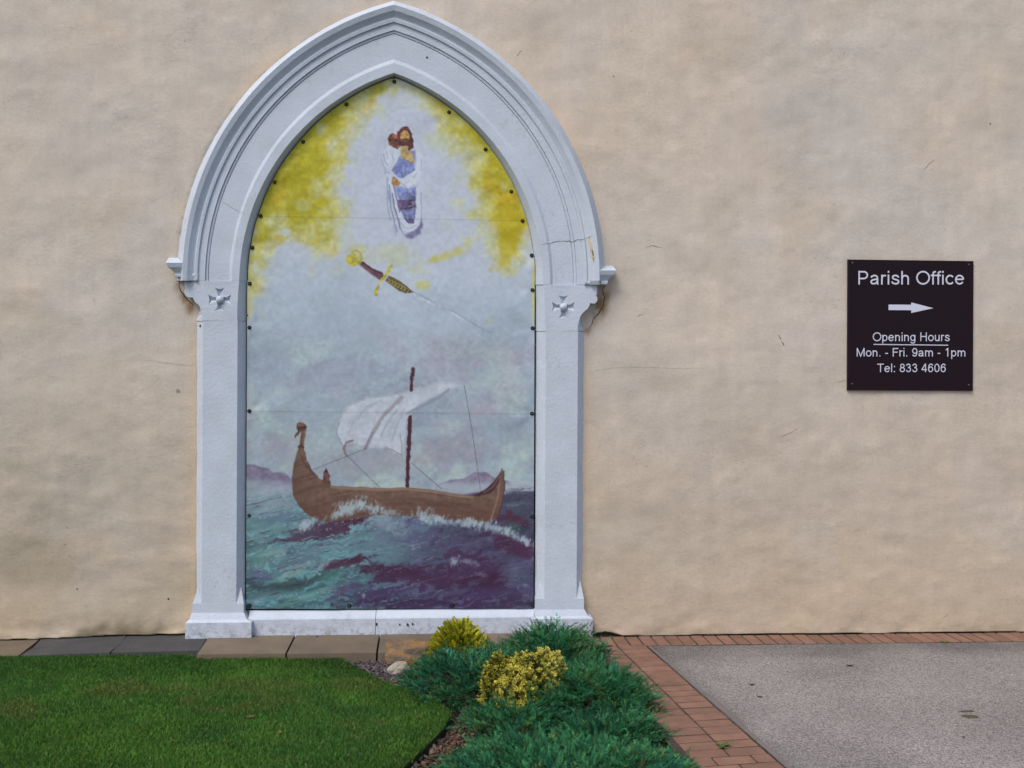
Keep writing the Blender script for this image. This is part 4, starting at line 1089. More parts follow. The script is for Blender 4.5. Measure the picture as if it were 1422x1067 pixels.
# ------------------------------------------------------------------ parish office sign
def build_sign():
    d0, d1 = 0.012, 0.018
    tl, br = P(1178, 360.5, d1), P(1351, 543, d1)
    root = empty('office_sign', ((tl[0] + br[0]) / 2, -d0, br[2]), 'square black sign with white lettering and arrow screwed to the wall', 'sign')
    bm = bmesh.new()
    hexa(bm, [(tl[0], -d1, br[2]), (br[0], -d1, br[2]), (br[0], 0.002, br[2]), (tl[0], 0.002, br[2]),
              (tl[0], -d1, tl[2]), (br[0], -d1, tl[2] + 0.0), (br[0], 0.002, tl[2]), (tl[0], 0.002, tl[2])])
    bm_obj('board', bm, M['sign'], root, bevel=0.0012)
    dt = d1 + 0.0012
    ST = 0.112
    def el(cx, cy, rx, ry, a0=0, a1=360, n=22):
        return [(cx + rx * math.cos(math.radians(a0 + (a1 - a0) * i / n)), cy + ry * math.sin(math.radians(a0 + (a1 - a0) * i / n))) for i in range(n + 1)]
    GL = {
        'P': (667, [[(.165, 0), (.165, 1)], [(.165, .938), (.5, .938)] + el(.5, .69, .27, .248, 85, -85, 12) + [(.5, .442), (.165, .442)]]),
        'a': (556, [[(.125, .5), (.16, .6)] + el(.37, .47, .215, .195, 110, 0, 8) + [(.585, .14), (.60, .06), (.64, 0)], [(.585, .42), (.48, .385), (.3, .36), (.15, .29), (.11, .19), (.16, .09), (.29, .055), (.44, .09), (.54, .17), (.585, .27)]]),
        'r': (333, [[(.135, 0), (.135, .725)], [(.135, .42), (.17, .57), (.25, .65), (.33, .665), (.43, .635)]]),
        'i': (222, [[(.155, 0), (.155, .725)], [(.155, .865), (.155, 1)]]),
        's': (500, [[(.585, .51), (.55, .6), (.46, .655), (.34, .668), (.21, .64), (.15, .56), (.17, .46), (.27, .4), (.43, .355), (.56, .3), (.605, .2), (.56, .11), (.45, .063), (.33, .058), (.19, .1), (.13, .17), (.11, .23)]]),
        'h': (556, [[(.15, 0), (.15, 1)], [(.15, .42), (.19, .56), (.29, .645), (.41, .662), (.53, .615), (.595, .52), (.605, .42), (.605, 0)]]),
        'O': (778, [el(.543, .5, .455, .45, 0, 360, 32)]),
        'f': (278, [[(.2, 0), (.2, .8), (.225, .89), (.3, .94), (.41, .935)], [(.02, .67), (.385, .67)]]),
        'c': (500, [el(.375, .36, .275, .305, 38, 322, 20)]),
        'e': (556, [el(.388, .36, .285, .305, 2, 326, 22), [(.12, .385), (.655, .385)]]),
        'p': (556, [[(.15, -.285), (.15, .725)], el(.4, .36, .25, .305)]),
        'n': (556, [[(.15, 0), (.15, .725)], [(.15, .40), (.19, .56), (.29, .645), (.41, .662), (.53, .615), (.595, .52), (.605, .42), (.605, 0)]]),
        'g': (556, [el(.36, .37, .25, .295), [(.61, .725), (.61, .0), (.585, -.12), (.51, -.2), (.38, -.228), (.25, -.21), (.17, -.16), (.135, -.075)]]),
        'H': (722, [[(.175, 0), (.175, 1)], [(.835, 0), (.835, 1)], [(.175, .535), (.835, .535)]]),
        'o': (556, [el(.388, .36, .29, .305)]),
        'u': (556, [[(.15, .725), (.15, .28), (.165, .17), (.23, .085), (.35, .055), (.47, .085), (.565, .17), (.605, .30)], [(.605, .725), (.605, 0)]]),
        'M': (833, [[(.165, 0), (.165, 1)], [(.165, .97), (.58, .05), (.995, .97)], [(.995, 1), (.995, 0)]]),
        '.': (278, [[(.19, 0), (.19, .135)]]), ':': (278, [[(.19, 0), (.19, .135)], [(.19, .59), (.19, .725)]]), '-': (333, [[(.06, .37), (.40, .37)]]),
        'F': (611, [[(.175, 0), (.175, 1)], [(.175, .938), (.79, .938)], [(.175, .51), (.71, .51)]]),
        '9': (556, [el(.385, .66, .255, .285), [(.64, .66), (.64, .5), (.61, .29), (.53, .12), (.42, .06), (.3, .058), (.19, .11), (.14, .23)]]),
        '6': (556, [el(.39, .335, .255, .285), [(.135, .335), (.135, .5), (.17, .73), (.25, .88), (.37, .945), (.48, .942), (.59, .88), (.635, .77)]]),
        'm': (833, [[(.15, 0), (.15, .725)], [(.15, .42), (.19, .58), (.28, .65), (.38, .662), (.49, .62), (.545, .52), (.555, .42), (.555, 0)], [(.555, .42), (.6, .58), (.69, .65), (.79, .662), (.91, .62), (.97, .52), (.98, .42), (.98, 0)]]),
        '1': (556, [[(.2, .75), (.33, .84), (.43, .97)], [(.45, 1), (.45, 0)]]),
        'T': (611, [[(.03, .938), (.82, .938)], [(.425, .938), (.425, 0)]]), 'l': (222, [[(.155, 0), (.155, 1)]]),
        '8': (556, [el(.388, .735, .215, .21), el(.388, .29, .265, .235)]),
        '3': (556, [[(.13, .76), (.18, .87), (.28, .935), (.38, .942), (.5, .9), (.565, .8), (.565, .69), (.5, .59), (.4, .555), (.32, .55)], [(.32, .532), (.45, .525), (.57, .46), (.63, .33), (.6, .18), (.5, .085), (.37, .056), (.24, .085), (.16, .16), (.125, .26)]]),
        '4': (556, [[(.53, 0), (.53, 1)], [(.50, .97), (.085, .31)], [(.05, .29), (.71, .29)]]),
        '0': (556, [el(.388, .5, .265, .445)]), ' ': (278, []),
    }
    def ribbon2(pts, w):
        p = np.array(pts, float); closed = np.hypot(*(p[0] - p[-1])) < 1e-6
        if closed: p = p[:-1]
        n = len(p)
        t = (np.roll(p, -1, 0) - np.roll(p, 1, 0)) if closed else np.gradient(p, axis=0)
        if not closed:
            t[0] = p[1] - p[0]; t[-1] = p[-1] - p[-2]
        seg = np.roll(p, -1, 0) - p
        t /= np.linalg.norm(t, axis=1)[:, None]
        sc_ = np.ones(n)
        for i in range(n):
            if 0 < i < n - 1 or closed:
                a_, b_ = p[i] - p[i - 1], p[(i + 1) % n] - p[i]
                a_ = a_ / np.linalg.norm(a_); b_ = b_ / np.linalg.norm(b_)
                t[i] = (a_ + b_) / (np.linalg.norm(a_ + b_) + 1e-9)
                sc_[i] = 1 / max(0.35, abs(t[i] @ b_))
        nr = np.stack([-t[:, 1], t[:, 0]], -1) * (w / 2 * sc_)[:, None]
        return p + nr, p - nr, closed
    def text(line, body, x0, x1, ybase, cap_px):
        cap = cap_px / 185.0
        a, b = P(x0, ybase, dt), P(x1, ybase, dt)
        adv = [GL[ch][0] / 716.0 for ch in body]
        ext = sum(adv) - 0.10 - 0.06
        sx = (b[0] - a[0]) / ext
        cur = -0.10 if body[0] in 'PMO' else -0.04
        for ch, ad in zip(body, adv):
            for strokes in ([[s_] for s_ in GL[ch][1]] if ch == ':' else [GL[ch][1]] if GL[ch][1] else []):
                V, F = [], []
                for k, st in enumerate(strokes):
                    l_, r_, cl = ribbon2(st, ST); o_ = len(V); n = len(l_)
                    for q in list(l_) + list(r_):
                        f_ = (cur + q[0]) / ext
                        V.append((a[0] + (cur + q[0]) * sx, -dt - 0.0002 * k, a[2] + (b[2] - a[2]) * f_ + q[1] * cap))
                    for i in range(n if cl else n - 1):
                        j = (i + 1) % n; F.append((o_ + i, o_ + n + i, o_ + n + j, o_ + j))
                me = bpy.data.meshes.new('letter'); me.from_pydata(V, [], F)
                link('letter', me, M['letter'], line)
            cur += ad
    for body, x0, x1, yb, cp in (('Parish Office', 1191.8, 1338.6, 395.4, 19.6), ('Opening Hours', 1212.8, 1318.6, 474.0, 12.6),
                                 ('Mon. - Fri. 9am - 1pm', 1189.6, 1341.2, 495.3, 12.2), ('Tel: 833 4606', 1218.4, 1312.8, 517.0, 12.2)):
        line = bpy.data.objects.new('text_line', None); COL.objects.link(line); line.parent = root
        line['label'] = 'white line of text reading ' + body
        text(line, body, x0, x1, yb, cp)
    def flat(name, pts):
        bm = bmesh.new(); bm.faces.new([bm.verts.new(Vector(P(x, y, dt))) for x, y in pts])
        bmesh.ops.triangulate(bm, faces=bm.faces); return bm_obj(name, bm, M['letter'], root)
    V = [P(x, y, dt) for x, y in ((1233.9, 423.2), (1265.4, 423.4), (1265.4, 431.0), (1233.9, 430.8), (1265.4, 420.2), (1296.2, 428.2), (1265.4, 434.8))]
    me = bpy.data.meshes.new('arrow'); me.from_pydata([tuple(p) for p in V], [], [(0, 3, 2, 1), (4, 1, 5), (1, 2, 5), (2, 6, 5)])
    link('arrow', me, M['letter'], root)
    flat('underline', [(1212.9, 477.9), (1316.6, 479.0), (1316.6, 480.2), (1212.9, 479.1)])
    for x, y in ((1184, 365.2), (1345.4, 367.6), (1183.4, 533.3), (1345.4, 534.8)):
        bm = bmesh.new(); c = P(x, y, d1 + 0.001)
        bmesh.ops.create_uvsphere(bm, u_segments=12, v_segments=6, radius=0.007)
        for v in bm.verts: v.co.y *= 0.4
        bmesh.ops.translate(bm, verts=bm.verts, vec=Vector(c))
        bm_obj('screw', bm, M['steel'], root)
build_sign()

# ------------------------------------------------------------------ lawn and planting bed
def pip(poly, x, y):
    poly = np.asarray(poly); ins = np.zeros(x.shape, bool)
    for (ax, ay), (bx, by) in zip(poly, np.roll(poly, -1, 0)):
        ins ^= ((ay > y) != (by > y)) & (x < (bx - ax) * (y - ay) / (by - ay + 1e-12) + ax)
    return ins
edge_px = [(474, 914), (498, 928), (538, 947), (574, 961), (604, 973), (622, 983), (626, 992), (618, 1008), (603, 1024), (582, 1044), (556, 1068)]
lawn_edge = [G(x, y, 0.02)[:2] for x, y in edge_px]
lawn_edge += [np.array((-0.62, -2.75)), np.array((-0.95, -3.2)), np.array((-1.2, -4.0)), np.array((-1.3, -7.0))]
LAWN = [np.array((-6.9, -0.36)), np.array((-3.7, -0.425)), np.array((-1.9, -0.43)), np.array((-1.75, -0.535))] + lawn_edge + [np.array((-6.9, -7.0))]
sheet('lawn_soil', LAWN, 0.012, M['earth'], thick=0.09)
BED = lawn_edge[::-1] + [np.array((-1.1, -0.46)), np.array((0.93, -0.46)), np.array((0.965, -0.40)), np.array((1.73, -7.0))]
sheet('garden_bed', BED, -0.034, M['soil'])

def build_grass():
    def scatter(n, x0, x1, y0, y1):
        x = RNG.uniform(x0, x1, n); y = RNG.uniform(y0, y1, n)
        k = pip(LAWN, x + 0.006 * RNG.normal(size=n), y + 0.006 * RNG.normal(size=n))
        return x[k], y[k]
    a = scatter(360000, -3.9, 0.1, -2.75, -0.36); b = scatter(110000, -6.9, 0.1, -6.5, -2.75); c = scatter(9000, -6.9, -3.9, -2.75, -0.36)
    x = np.concatenate([a[0], b[0], c[0]]); y = np.concatenate([a[1], b[1], c[1]])
    big = np.concatenate([np.ones(len(a[0])), np.full(len(b[0]), 1.9), np.full(len(c[0]), 2.2)])
    n = len(x)
    h = (0.015 + 0.012 * RNG.random(n)) * (1 + 0.20 * fbm(x * 3, y * 3, 7, 3))
    # shaggier along the slabs and the bed
    w = 0.0015 * big * (0.7 + 0.6 * RNG.random(n))
    th = RNG.uniform(0, 2 * math.pi, n); ln = h * (0.35 + 0.65 * RNG.random(n)); la = RNG.uniform(0, 2 * math.pi, n)
    la = np.where(RNG.random(n) < 0.35, 4.2 + 0.8 * fbm(x * 1.2, y * 1.2, 17, 2), la)
    dx, dy = np.cos(th) * w, np.sin(th) * w
    lx, ly = np.cos(la) * ln, np.sin(la) * ln
    z0 = 0.010
    V = np.empty((n, 5, 3))
    V[:, 0] = np.stack([x - dx, y - dy, np.full(n, z0)], -1); V[:, 1] = np.stack([x + dx, y + dy, np.full(n, z0)], -1)
    V[:, 2] = np.stack([x - dx * 0.8 + lx * 0.35, y - dy * 0.8 + ly * 0.35, z0 + h * 0.62], -1); V[:, 3] = np.stack([x + dx * 0.8 + lx * 0.35, y + dy * 0.8 + ly * 0.35, z0 + h * 0.62], -1)
    V[:, 4] = np.stack([x + lx, y + ly, z0 + h], -1)
    i = np.arange(n)[:, None] * 5
    T = np.concatenate([i + np.array([[0, 1, 3]]), i + np.array([[0, 3, 2]]), i + np.array([[2, 3, 4]])])
    g1, g2, g3, g4 = (np.array(c) for c in ((0.078, 0.222, 0.036), (0.122, 0.285, 0.040), (0.054, 0.175, 0.038), (0.24, 0.26, 0.08)))
    m1 = sstep(-0.5, 0.6, fbm(x * 1.6, y * 2.0, 25, 4))[:, None]; m2 = sstep(0.0, 0.8, fbm(x * 2.3, y * 3.1, 29, 4))[:, None]
    col = g1 + (g2 - g1) * m1; col = col + (g3 - col) * 0.75 * m2
    rim = np.min([np.hypot(x - p[0], y - p[1]) for p in lawn_edge], 0); col = col + (np.array((0.085, 0.165, 0.015)) - col) * (0.55 * np.exp(-rim / 0.22))[:, None]
    # a brighter run in the near left of the lawn
    col = col + (np.array((0.09, 0.21, 0.025)) - col) * (0.75 * sstep(-1.3, -2.3, y) * sstep(-0.9, -2.4, x))[:, None]
    col = col * (1 - 0.25 * sstep(-1.15, -0.55, y + 0.2 * fbm(x * 2, y * 2, 51, 3)))[:, None]
    col = col * (0.7 + 0.6 * RNG.random(n))[:, None]
    pat = sstep(0.25, 0.75, fbm(x * 2.0 + 7, y * 2.6, 45, 4)); col = col + (np.array((0.17, 0.22, 0.05)) - col) * (0.6 * pat)[:, None]
    dry = RNG.random(n) < 0.05 + 0.10 * pat; col[dry] = g4 * (0.7 + 0.5 * RNG.random(dry.sum()))[:, None]
    col = np.repeat(col[:, None], 5, 1)
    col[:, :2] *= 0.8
    o = link('lawn_grass', np_mesh('lawn_grass', V.reshape(-1, 3), T, col.reshape(-1, 3)), M['grass'])
    tag(o, 'short mown green lawn in front of the slab path', 'lawn', kind='stuff')
build_grass()

# ---- foliage built from sprigs -------------------------------------------------
def frames(d, roll):
    d = d / np.linalg.norm(d, axis=1)[:, None]
    up = np.tile(np.array([0.0, 0.0, 1.0]), (len(d), 1)); up[np.abs(d[:, 2]) > 0.95] = (1, 0, 0)
    s = np.cross(up, d); s /= np.linalg.norm(s, axis=1)[:, None]
    u = np.cross(d, s)
    c, q = np.cos(roll)[:, None], np.sin(roll)[:, None]
    return d, s * c + u * q, u * c - s * q

def instance(tmpl_v, tmpl_c, pos, dirs, size, roll, col):
    """tmpl_v (K,4,3) quads, tmpl_c (K,4) tip factor; returns V, F, C"""
    a, b, c = frames(dirs, roll)
    k = tmpl_v.shape[0]
    t = tmpl_v.reshape(-1, 3)
    V = pos[:, None] + size[:, None, None] * (t[None, :, :1] * a[:, None] + t[None, :, 1:2] * b[:, None] + t[None, :, 2:] * c[:, None])
    n = len(pos)
    F = np.arange(n * k * 4).reshape(-1, 4)
    tc = tmpl_c.reshape(-1)
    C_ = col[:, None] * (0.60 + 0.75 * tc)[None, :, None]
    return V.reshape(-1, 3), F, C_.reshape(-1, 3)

def leaf_quad(p, d, s, l, w):
    """lozenge from p along d with side s"""
    p, d, s = (np.array(q, float) for q in (p, d, s))
    return [p, p + d * l * 0.45 + s * w, p + d * l, p + d * l * 0.45 - s * w]

def juniper_sprig(seed, dens=6):
    r = np.random.default_rng(seed); q = []; c = []
    curve = lambda t: np.array([t, 0.10 * math.sin(t * 2.2 + seed), 0.18 * t * t])
    for i in range(2):
        t0, t1 = i / 2, (i + 1) / 2
        p0, p1 = curve(t0), curve(t1); w0, w1 = 0.03 * (1 - t0 * 0.6), 0.03 * (1 - t1 * 0.6)
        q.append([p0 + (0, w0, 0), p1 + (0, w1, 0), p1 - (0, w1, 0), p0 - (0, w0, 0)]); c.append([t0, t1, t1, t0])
    for i in range(dens):
        t = 0.10 + 0.85 * i / (dens - 1)
        for sd in (-1, 1):
            an = math.radians(r.uniform(30, 62)); l = 0.46 * (1 - 0.5 * t) * r.uniform(0.7, 1.2)
            d = np.array([math.cos(an), sd * math.sin(an), r.uniform(-0.25, 0.6)]); d /= np.linalg.norm(d)
            s = np.cross(d, (0, 0, 1)); s /= np.linalg.norm(s) + 1e-9
            s = s * math.cos(0.7 * sd) + np.array((0, 0, 1)) * math.sin(0.7 * sd)
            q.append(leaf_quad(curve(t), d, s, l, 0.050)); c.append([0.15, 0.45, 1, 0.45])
    return np.array(q), np.array(c)

def thuja_spray(seed):
    r = np.random.default_rng(seed); q = []; c = []
    for i in range(12):
        t = 0.05 + 0.9 * i / 11
        for sd in (-1, 1):
            an = math.radians(r.uniform(18, 42)); l = 0.40 * (1 - 0.5 * t)
            d = np.array([math.cos(an), sd * math.sin(an), r.uniform(-0.2, 0.2)]); s = np.array([-d[1], d[0], 0.3]); s /= np.linalg.norm(s)
            q.append(leaf_quad((t, 0, 0.02 * i % 3), d, s, l, 0.05)); c.append([0.2, 0.5, 1, 0.5])
    return np.array(q), np.array(c)

def rosette(seed):
    r = np.random.default_rng(seed); q = []; c = []
    for i in range(9):
        an = i * 2.4 + r.uniform(-0.3, 0.3); tilt = math.radians(18 + 7.5 * i)
        d = np.array([math.cos(tilt), math.sin(tilt) * math.cos(an), math.sin(tilt) * math.sin(an)])
        s = np.cross(d, (1, 0, 0)); s /= np.linalg.norm(s) + 1e-9
        q.append(leaf_quad((0.15 - 0.05 * i, 0, 0), d, s, r.uniform(0.75, 1.1), 0.24)); c.append([0.1, 0.5, 1, 0.5])
    return np.array(q), np.array(c)

def mound(x, y, R, H, s, lob=0.22, rough=0.42):
    """height of a low uneven mound over (x, y) relative to its centre"""
    th = np.arctan2(y, x); r = np.hypot(x, y)
    Rr = R * (1 + lob * fbm(np.cos(th) * 1.6 + 5, np.sin(th) * 1.6 + s, s, 3))
    t = np.clip(1 - (r / Rr) ** 2, 0, 1)
    return H * t ** 0.55 * (1 + rough * fbm(x * 4.5, y * 4.5, s + 3, 3)), r / Rr

def shrub(name, label, cat, centre, R, H, kind, n, s, group=None, asp=1.0, palette=None, base_z=-0.03):
    cx, cy = centre
    root = empty(name, (cx, cy, base_z), label, cat, group)
    r = np.random.default_rng(s)
    m_ = int(n * 1.5)
    rad = np.sqrt(r.random(m_)) * R * 1.15; th = r.uniform(0, 2 * math.pi, m_)
    x, y = rad * np.cos(th) * asp, rad * np.sin(th) / asp
    rg, lb = (0.42, 0.22) if kind == 'juniper' else (0.15, 0.14) if kind == 'thuja' else (0.30, 0.26)
    hgt, rel = mound(x, y, R, H, s, lb, rg)
    k = rel < 0.99; x, y, hgt, rel = (v[k][:n] for v in (x, y, hgt, rel))
    n = len(x)
    lay = np.where(r.random(n) < 0.72, r.uniform(0.80, 1.0, n), r.uniform(0.30, 0.8, n))
    pos = np.stack([cx + x, cy + y, base_z + 0.025 + hgt * lay], -1)
    out = np.stack([x / (np.hypot(x, y) + 1e-6), y / (np.hypot(x, y) + 1e-6)], -1)
    g = sstep(-0.5, 0.6, fbm(pos[:, 0] * 4, pos[:, 1] * 4, s + 9, 3))
    if kind == 'juniper':
        tm = [juniper_sprig(i + s) for i in range(4)]
        # plumes: a curved shoot each, with sprigs left and right of it
        npl = n // 7
        pb, rb, ob = pos[:npl], rel[:npl], out[:npl]
        a0 = np.arctan2(ob[:, 1], ob[:, 0]) + r.normal(0, 0.75, npl)
        el = 0.15 + 0.7 * (1 - rb) ** 0.6 * r.uniform(0.2, 1.2, npl) + r.normal(0, 0.15, npl)
        el = np.where(rb > 0.85, el * 0.5, el)
        Lp = r.uniform(0.07, 0.14, npl); droop = r.uniform(-0.25, 0.55, npl)
        js = np.arange(7)
        t = (js / 6.0)[None]
        dh = np.stack([np.cos(a0), np.sin(a0)], -1)
        elt = el[:, None] + droop[:, None] * (0.6 - t)
        pos = np.stack([pb[:, :1] + dh[:, :1] * Lp[:, None] * t * np.cos(el)[:, None], pb[:, 1:2] + dh[:, 1:] * Lp[:, None] * t * np.cos(el)[:, None],
                        pb[:, 2:] + Lp[:, None] * (np.sin(el)[:, None] * t + droop[:, None] * 0.5 * t * (1 - t)) - 0.02], -1).reshape(-1, 3)
        side = np.where(js % 2 == 0, 1, -1)[None] * (0.95 - 0.75 * t) + r.normal(0, 0.22, (npl, 7))
        aa = a0[:, None] + side
        ee = elt + r.normal(0, 0.2, (npl, 7))
        d = np.stack([np.cos(aa) * np.cos(ee), np.sin(aa) * np.cos(ee), np.sin(ee)], -1).reshape(-1, 3)
        n = len(pos)
        pos[:, 2] = np.maximum(pos[:, 2], base_z + 0.012)
        size = (r.uniform(0.028, 0.048, (npl, 7)) * (1.15 - 0.35 * t)).ravel(); roll = r.normal(0, 0.6, n)
        pl_tone = np.repeat(np.clip(r.normal(0.92, 0.42, npl), 0.28, 1.9), 7)
        g = np.repeat(np.clip(r.normal(0.5, 0.35, npl), 0, 1), 7)
        pal = palette or ((0.024, 0.145, 0.062), (0.060, 0.240, 0.092), (0.034, 0.155, 0.098), (0.15, 0.28, 0.065))
        col = np.array(pal[0]) + (np.array(pal[1]) - np.array(pal[0])) * g[:, None]
        col = col + (np.array(pal[2]) - col) * (0.7 * sstep(0.0, 0.7, fbm(pos[:, 0] * 6, pos[:, 1] * 6, s + 15, 3)))[:, None]
        col = col * pl_tone[:, None]
        yl = r.random(n) < 0.04 + 0.2 * sstep(0.35, 0.8, fbm(pos[:, 0] * 5, pos[:, 1] * 5, s + 25, 2)); col[yl] = np.array(pal[3]) * r.uniform(0.7, 1.2, (yl.sum(), 1))
        br = np.repeat(r.random(npl) < 0.022, 7) & (r.random(n) < 0.8); col[br] = np.array((0.15, 0.075, 0.03)) * r.uniform(0.5, 1.1, (br.sum(), 1))
    elif kind == 'thuja':
        tm = [thuja_spray(i + s) for i in range(3)]
        el = np.radians(r.uniform(48, 85, n)) - 0.55 * rel; a0 = np.arctan2(out[:, 1], out[:, 0]) + r.normal(0, 0.5, n)
        d = np.stack([np.cos(a0) * np.cos(el), np.sin(a0) * np.cos(el), np.sin(el)], -1)
        size = r.uniform(0.05, 0.085, n); roll = r.uniform(0, 6.28, n)
        pal = palette
        col = np.array(pal[0]) + (np.array(pal[1]) - np.array(pal[0])) * (lay[:, None] ** 2 * r.uniform(0.3, 1.0, (n, 1)))
        pos[:, 2] -= size * 0.6
    else:
        tm = [rosette(i + s) for i in range(4)]
        d = np.stack([out[:, 0] * rel, out[:, 1] * rel, 0.8 + 0 * rel], -1) + r.normal(0, 0.3, (n, 3))
        size = r.uniform(0.014, 0.027, n); pos = pos + r.normal(0, 0.010, pos.shape); roll = r.uniform(0, 6.28, n)
        pal = palette
        mixv = np.clip(r.normal(0.5, 0.35, n) + 0.35 * (g - 0.5), 0, 1)
        col = np.array(pal[0]) + (np.array(pal[1]) - np.array(pal[0])) * mixv[:, None]
        dk = r.random(n) < 0.25; col[dk] = np.array(pal[2]) * r.uniform(0.6, 1.2, (dk.sum(), 1))
    col = np.clip(col * r.uniform(0.75, 1.25, (n, 1)), 0.004, 0.8)
    Vs, Fs, Cs, off = [], [], [], 0
    pick = r.integers(0, len(tm), n)
    for i, (tv, tc) in enumerate(tm):
        q = pick == i
        if not q.any(): continue
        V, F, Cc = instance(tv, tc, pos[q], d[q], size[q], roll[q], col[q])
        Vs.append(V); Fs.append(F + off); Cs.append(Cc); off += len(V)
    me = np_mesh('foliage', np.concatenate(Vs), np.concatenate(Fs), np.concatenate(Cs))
    link('foliage', me, M['leafcol'], root)
    # woody stems that carry the sprays
    nb = 26 if kind == 'juniper' else 14
    bm = bmesh.new()
    for i in range(nb):
        a = i / nb * 2 * math.pi + r.uniform(-0.15, 0.15); L = R * r.uniform(0.45, 0.85)
        p0 = np.array((cx, cy, base_z)); pts = []
        for j in range(5):
            t = j / 4
            px_, py_ = math.cos(a) * L * t * asp, math.sin(a) * L * t / asp
            hh, _ = mound(np.array(px_), np.array(py_), R, H, s)
            pts.append(np.array((cx + px_, cy + py_, base_z + float(hh) * (0.72 * (t ** 0.6)))))
        prev = None
        for j, p in enumerate(pts):
            w = 0.007 * (1 - 0.75 * j / 4)
            ring = [bm.verts.new((p[0] + w * math.cos(q * 2.094), p[1] + w * math.sin(q * 2.094), p[2] + (w * 0.5 if q == 0 else 0))) for q in range(3)]
            if prev:
                for q in range(3): bm.faces.new([prev[q], prev[(q + 1) % 3], ring[(q + 1) % 3], ring[q]])
            prev = ring
    bm_obj('stems', bm, M['twig'], root)
    return root

JG = 'spreading junipers in the bed'
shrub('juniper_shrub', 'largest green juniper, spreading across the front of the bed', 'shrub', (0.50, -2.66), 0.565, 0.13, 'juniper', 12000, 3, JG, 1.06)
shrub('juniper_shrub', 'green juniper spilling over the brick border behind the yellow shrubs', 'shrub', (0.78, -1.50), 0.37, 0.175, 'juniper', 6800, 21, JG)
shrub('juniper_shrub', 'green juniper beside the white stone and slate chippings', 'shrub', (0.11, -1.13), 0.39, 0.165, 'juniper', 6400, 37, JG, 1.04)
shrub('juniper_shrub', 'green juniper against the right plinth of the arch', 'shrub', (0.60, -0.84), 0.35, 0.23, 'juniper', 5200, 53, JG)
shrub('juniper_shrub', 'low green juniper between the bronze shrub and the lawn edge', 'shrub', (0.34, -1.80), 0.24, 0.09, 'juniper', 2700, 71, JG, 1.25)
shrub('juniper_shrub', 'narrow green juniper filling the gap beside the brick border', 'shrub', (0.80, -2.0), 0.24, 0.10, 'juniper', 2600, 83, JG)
shrub('golden_conifer', 'small golden conifer in front of the sill of the arch', 'shrub', (0.02, -0.68), 0.195, 0.30, 'thuja', 1300, 13, palette=((0.17, 0.20, 0.014), (0.54, 0.50, 0.03)))
shrub('bronze_shrub', 'rounded bronze and yellow leaved shrub among the junipers', 'shrub', (0.36, -1.55), 0.20, 0.34, 'rosette', 2500, 17, palette=((0.32, 0.30, 0.04), (0.74, 0.66, 0.12), (0.07, 0.08, 0.02)))
shrub('yellow_shrub', 'small bright yellow leaved shrub behind the bronze shrub', 'shrub', (0.545, -1.46), 0.15, 0.345, 'rosette', 1500, 29, palette=((0.46, 0.42, 0.07), (0.78, 0.70, 0.18), (0.14, 0.15, 0.03)))

# ---- rocks ---------------------------------------------------------------------
def rock(name, label, c, half, mt, s, pal=None, facet=0.35):
    bm = bmesh.new(); bmesh.ops.create_icosphere(bm, subdivisions=4, radius=1.0)
    r = random.Random(s)
    planes = []
    for _ in range(13):
        v = Vector((r.gauss(0, 1), r.gauss(0, 1), r.gauss(0, 1))).normalized(); planes.append((v, r.uniform(0.62, 0.9)))
    cols = []
    for v in bm.verts:
        p = v.co.copy()
        for nrm, d in planes:
            e = p.dot(nrm) - d
            if e > 0: p -= nrm * e * 0.92
        k = 1 + 0.07 * float(fbm(np.array(p.x * 3 + s), np.array(p.y * 3 + p.z * 2.3), s, 4))
        v.co = Vector((p.x * half[0] * k, p.y * half[1] * k, p.z * half[2] * k)) + Vector(c)
        t = float(fbm(np.array(p.x * 2.2 + s), np.array(p.z * 2.2 + p.y), s + 2, 4))
        cols.append(t)
    me = bpy.data.meshes.new(name); bm.to_mesh(me); bm.free()
    if pal:
        t = np.array(cols)[:, None]
        col = np.array(pal[1]) + (np.array(pal[0]) - np.array(pal[1])) * sstep(-0.05, 0.45, t) + (np.array(pal[2]) - np.array(pal[1])) * sstep(0.05, 0.5, -t)
        ca = me.color_attributes.new('Col', 'FLOAT_COLOR', 'POINT'); cc = np.ones((len(t), 4), np.float32); cc[:, :3] = col; ca.data.foreach_set('color', cc.ravel())
    o = link(name, me, mt, None, (c[0], c[1], c[2] - half[2]))
    return tag(o, label, 'rock')
OCH = (AG(142, 112, 78), AG(128, 108, 90), AG(100, 90, 78))
rock('rock', 'large ochre and brown sandstone rock against the slab path', (-0.30, -0.60, 0.045), (0.235, 0.105, 0.135), M['rock_ochre'], 5, OCH)
rock('rock', 'small white quartz stone on the slate chippings', (-0.385, -0.78, 0.012), (0.085, 0.062, 0.062), M['rock_white'], 9)

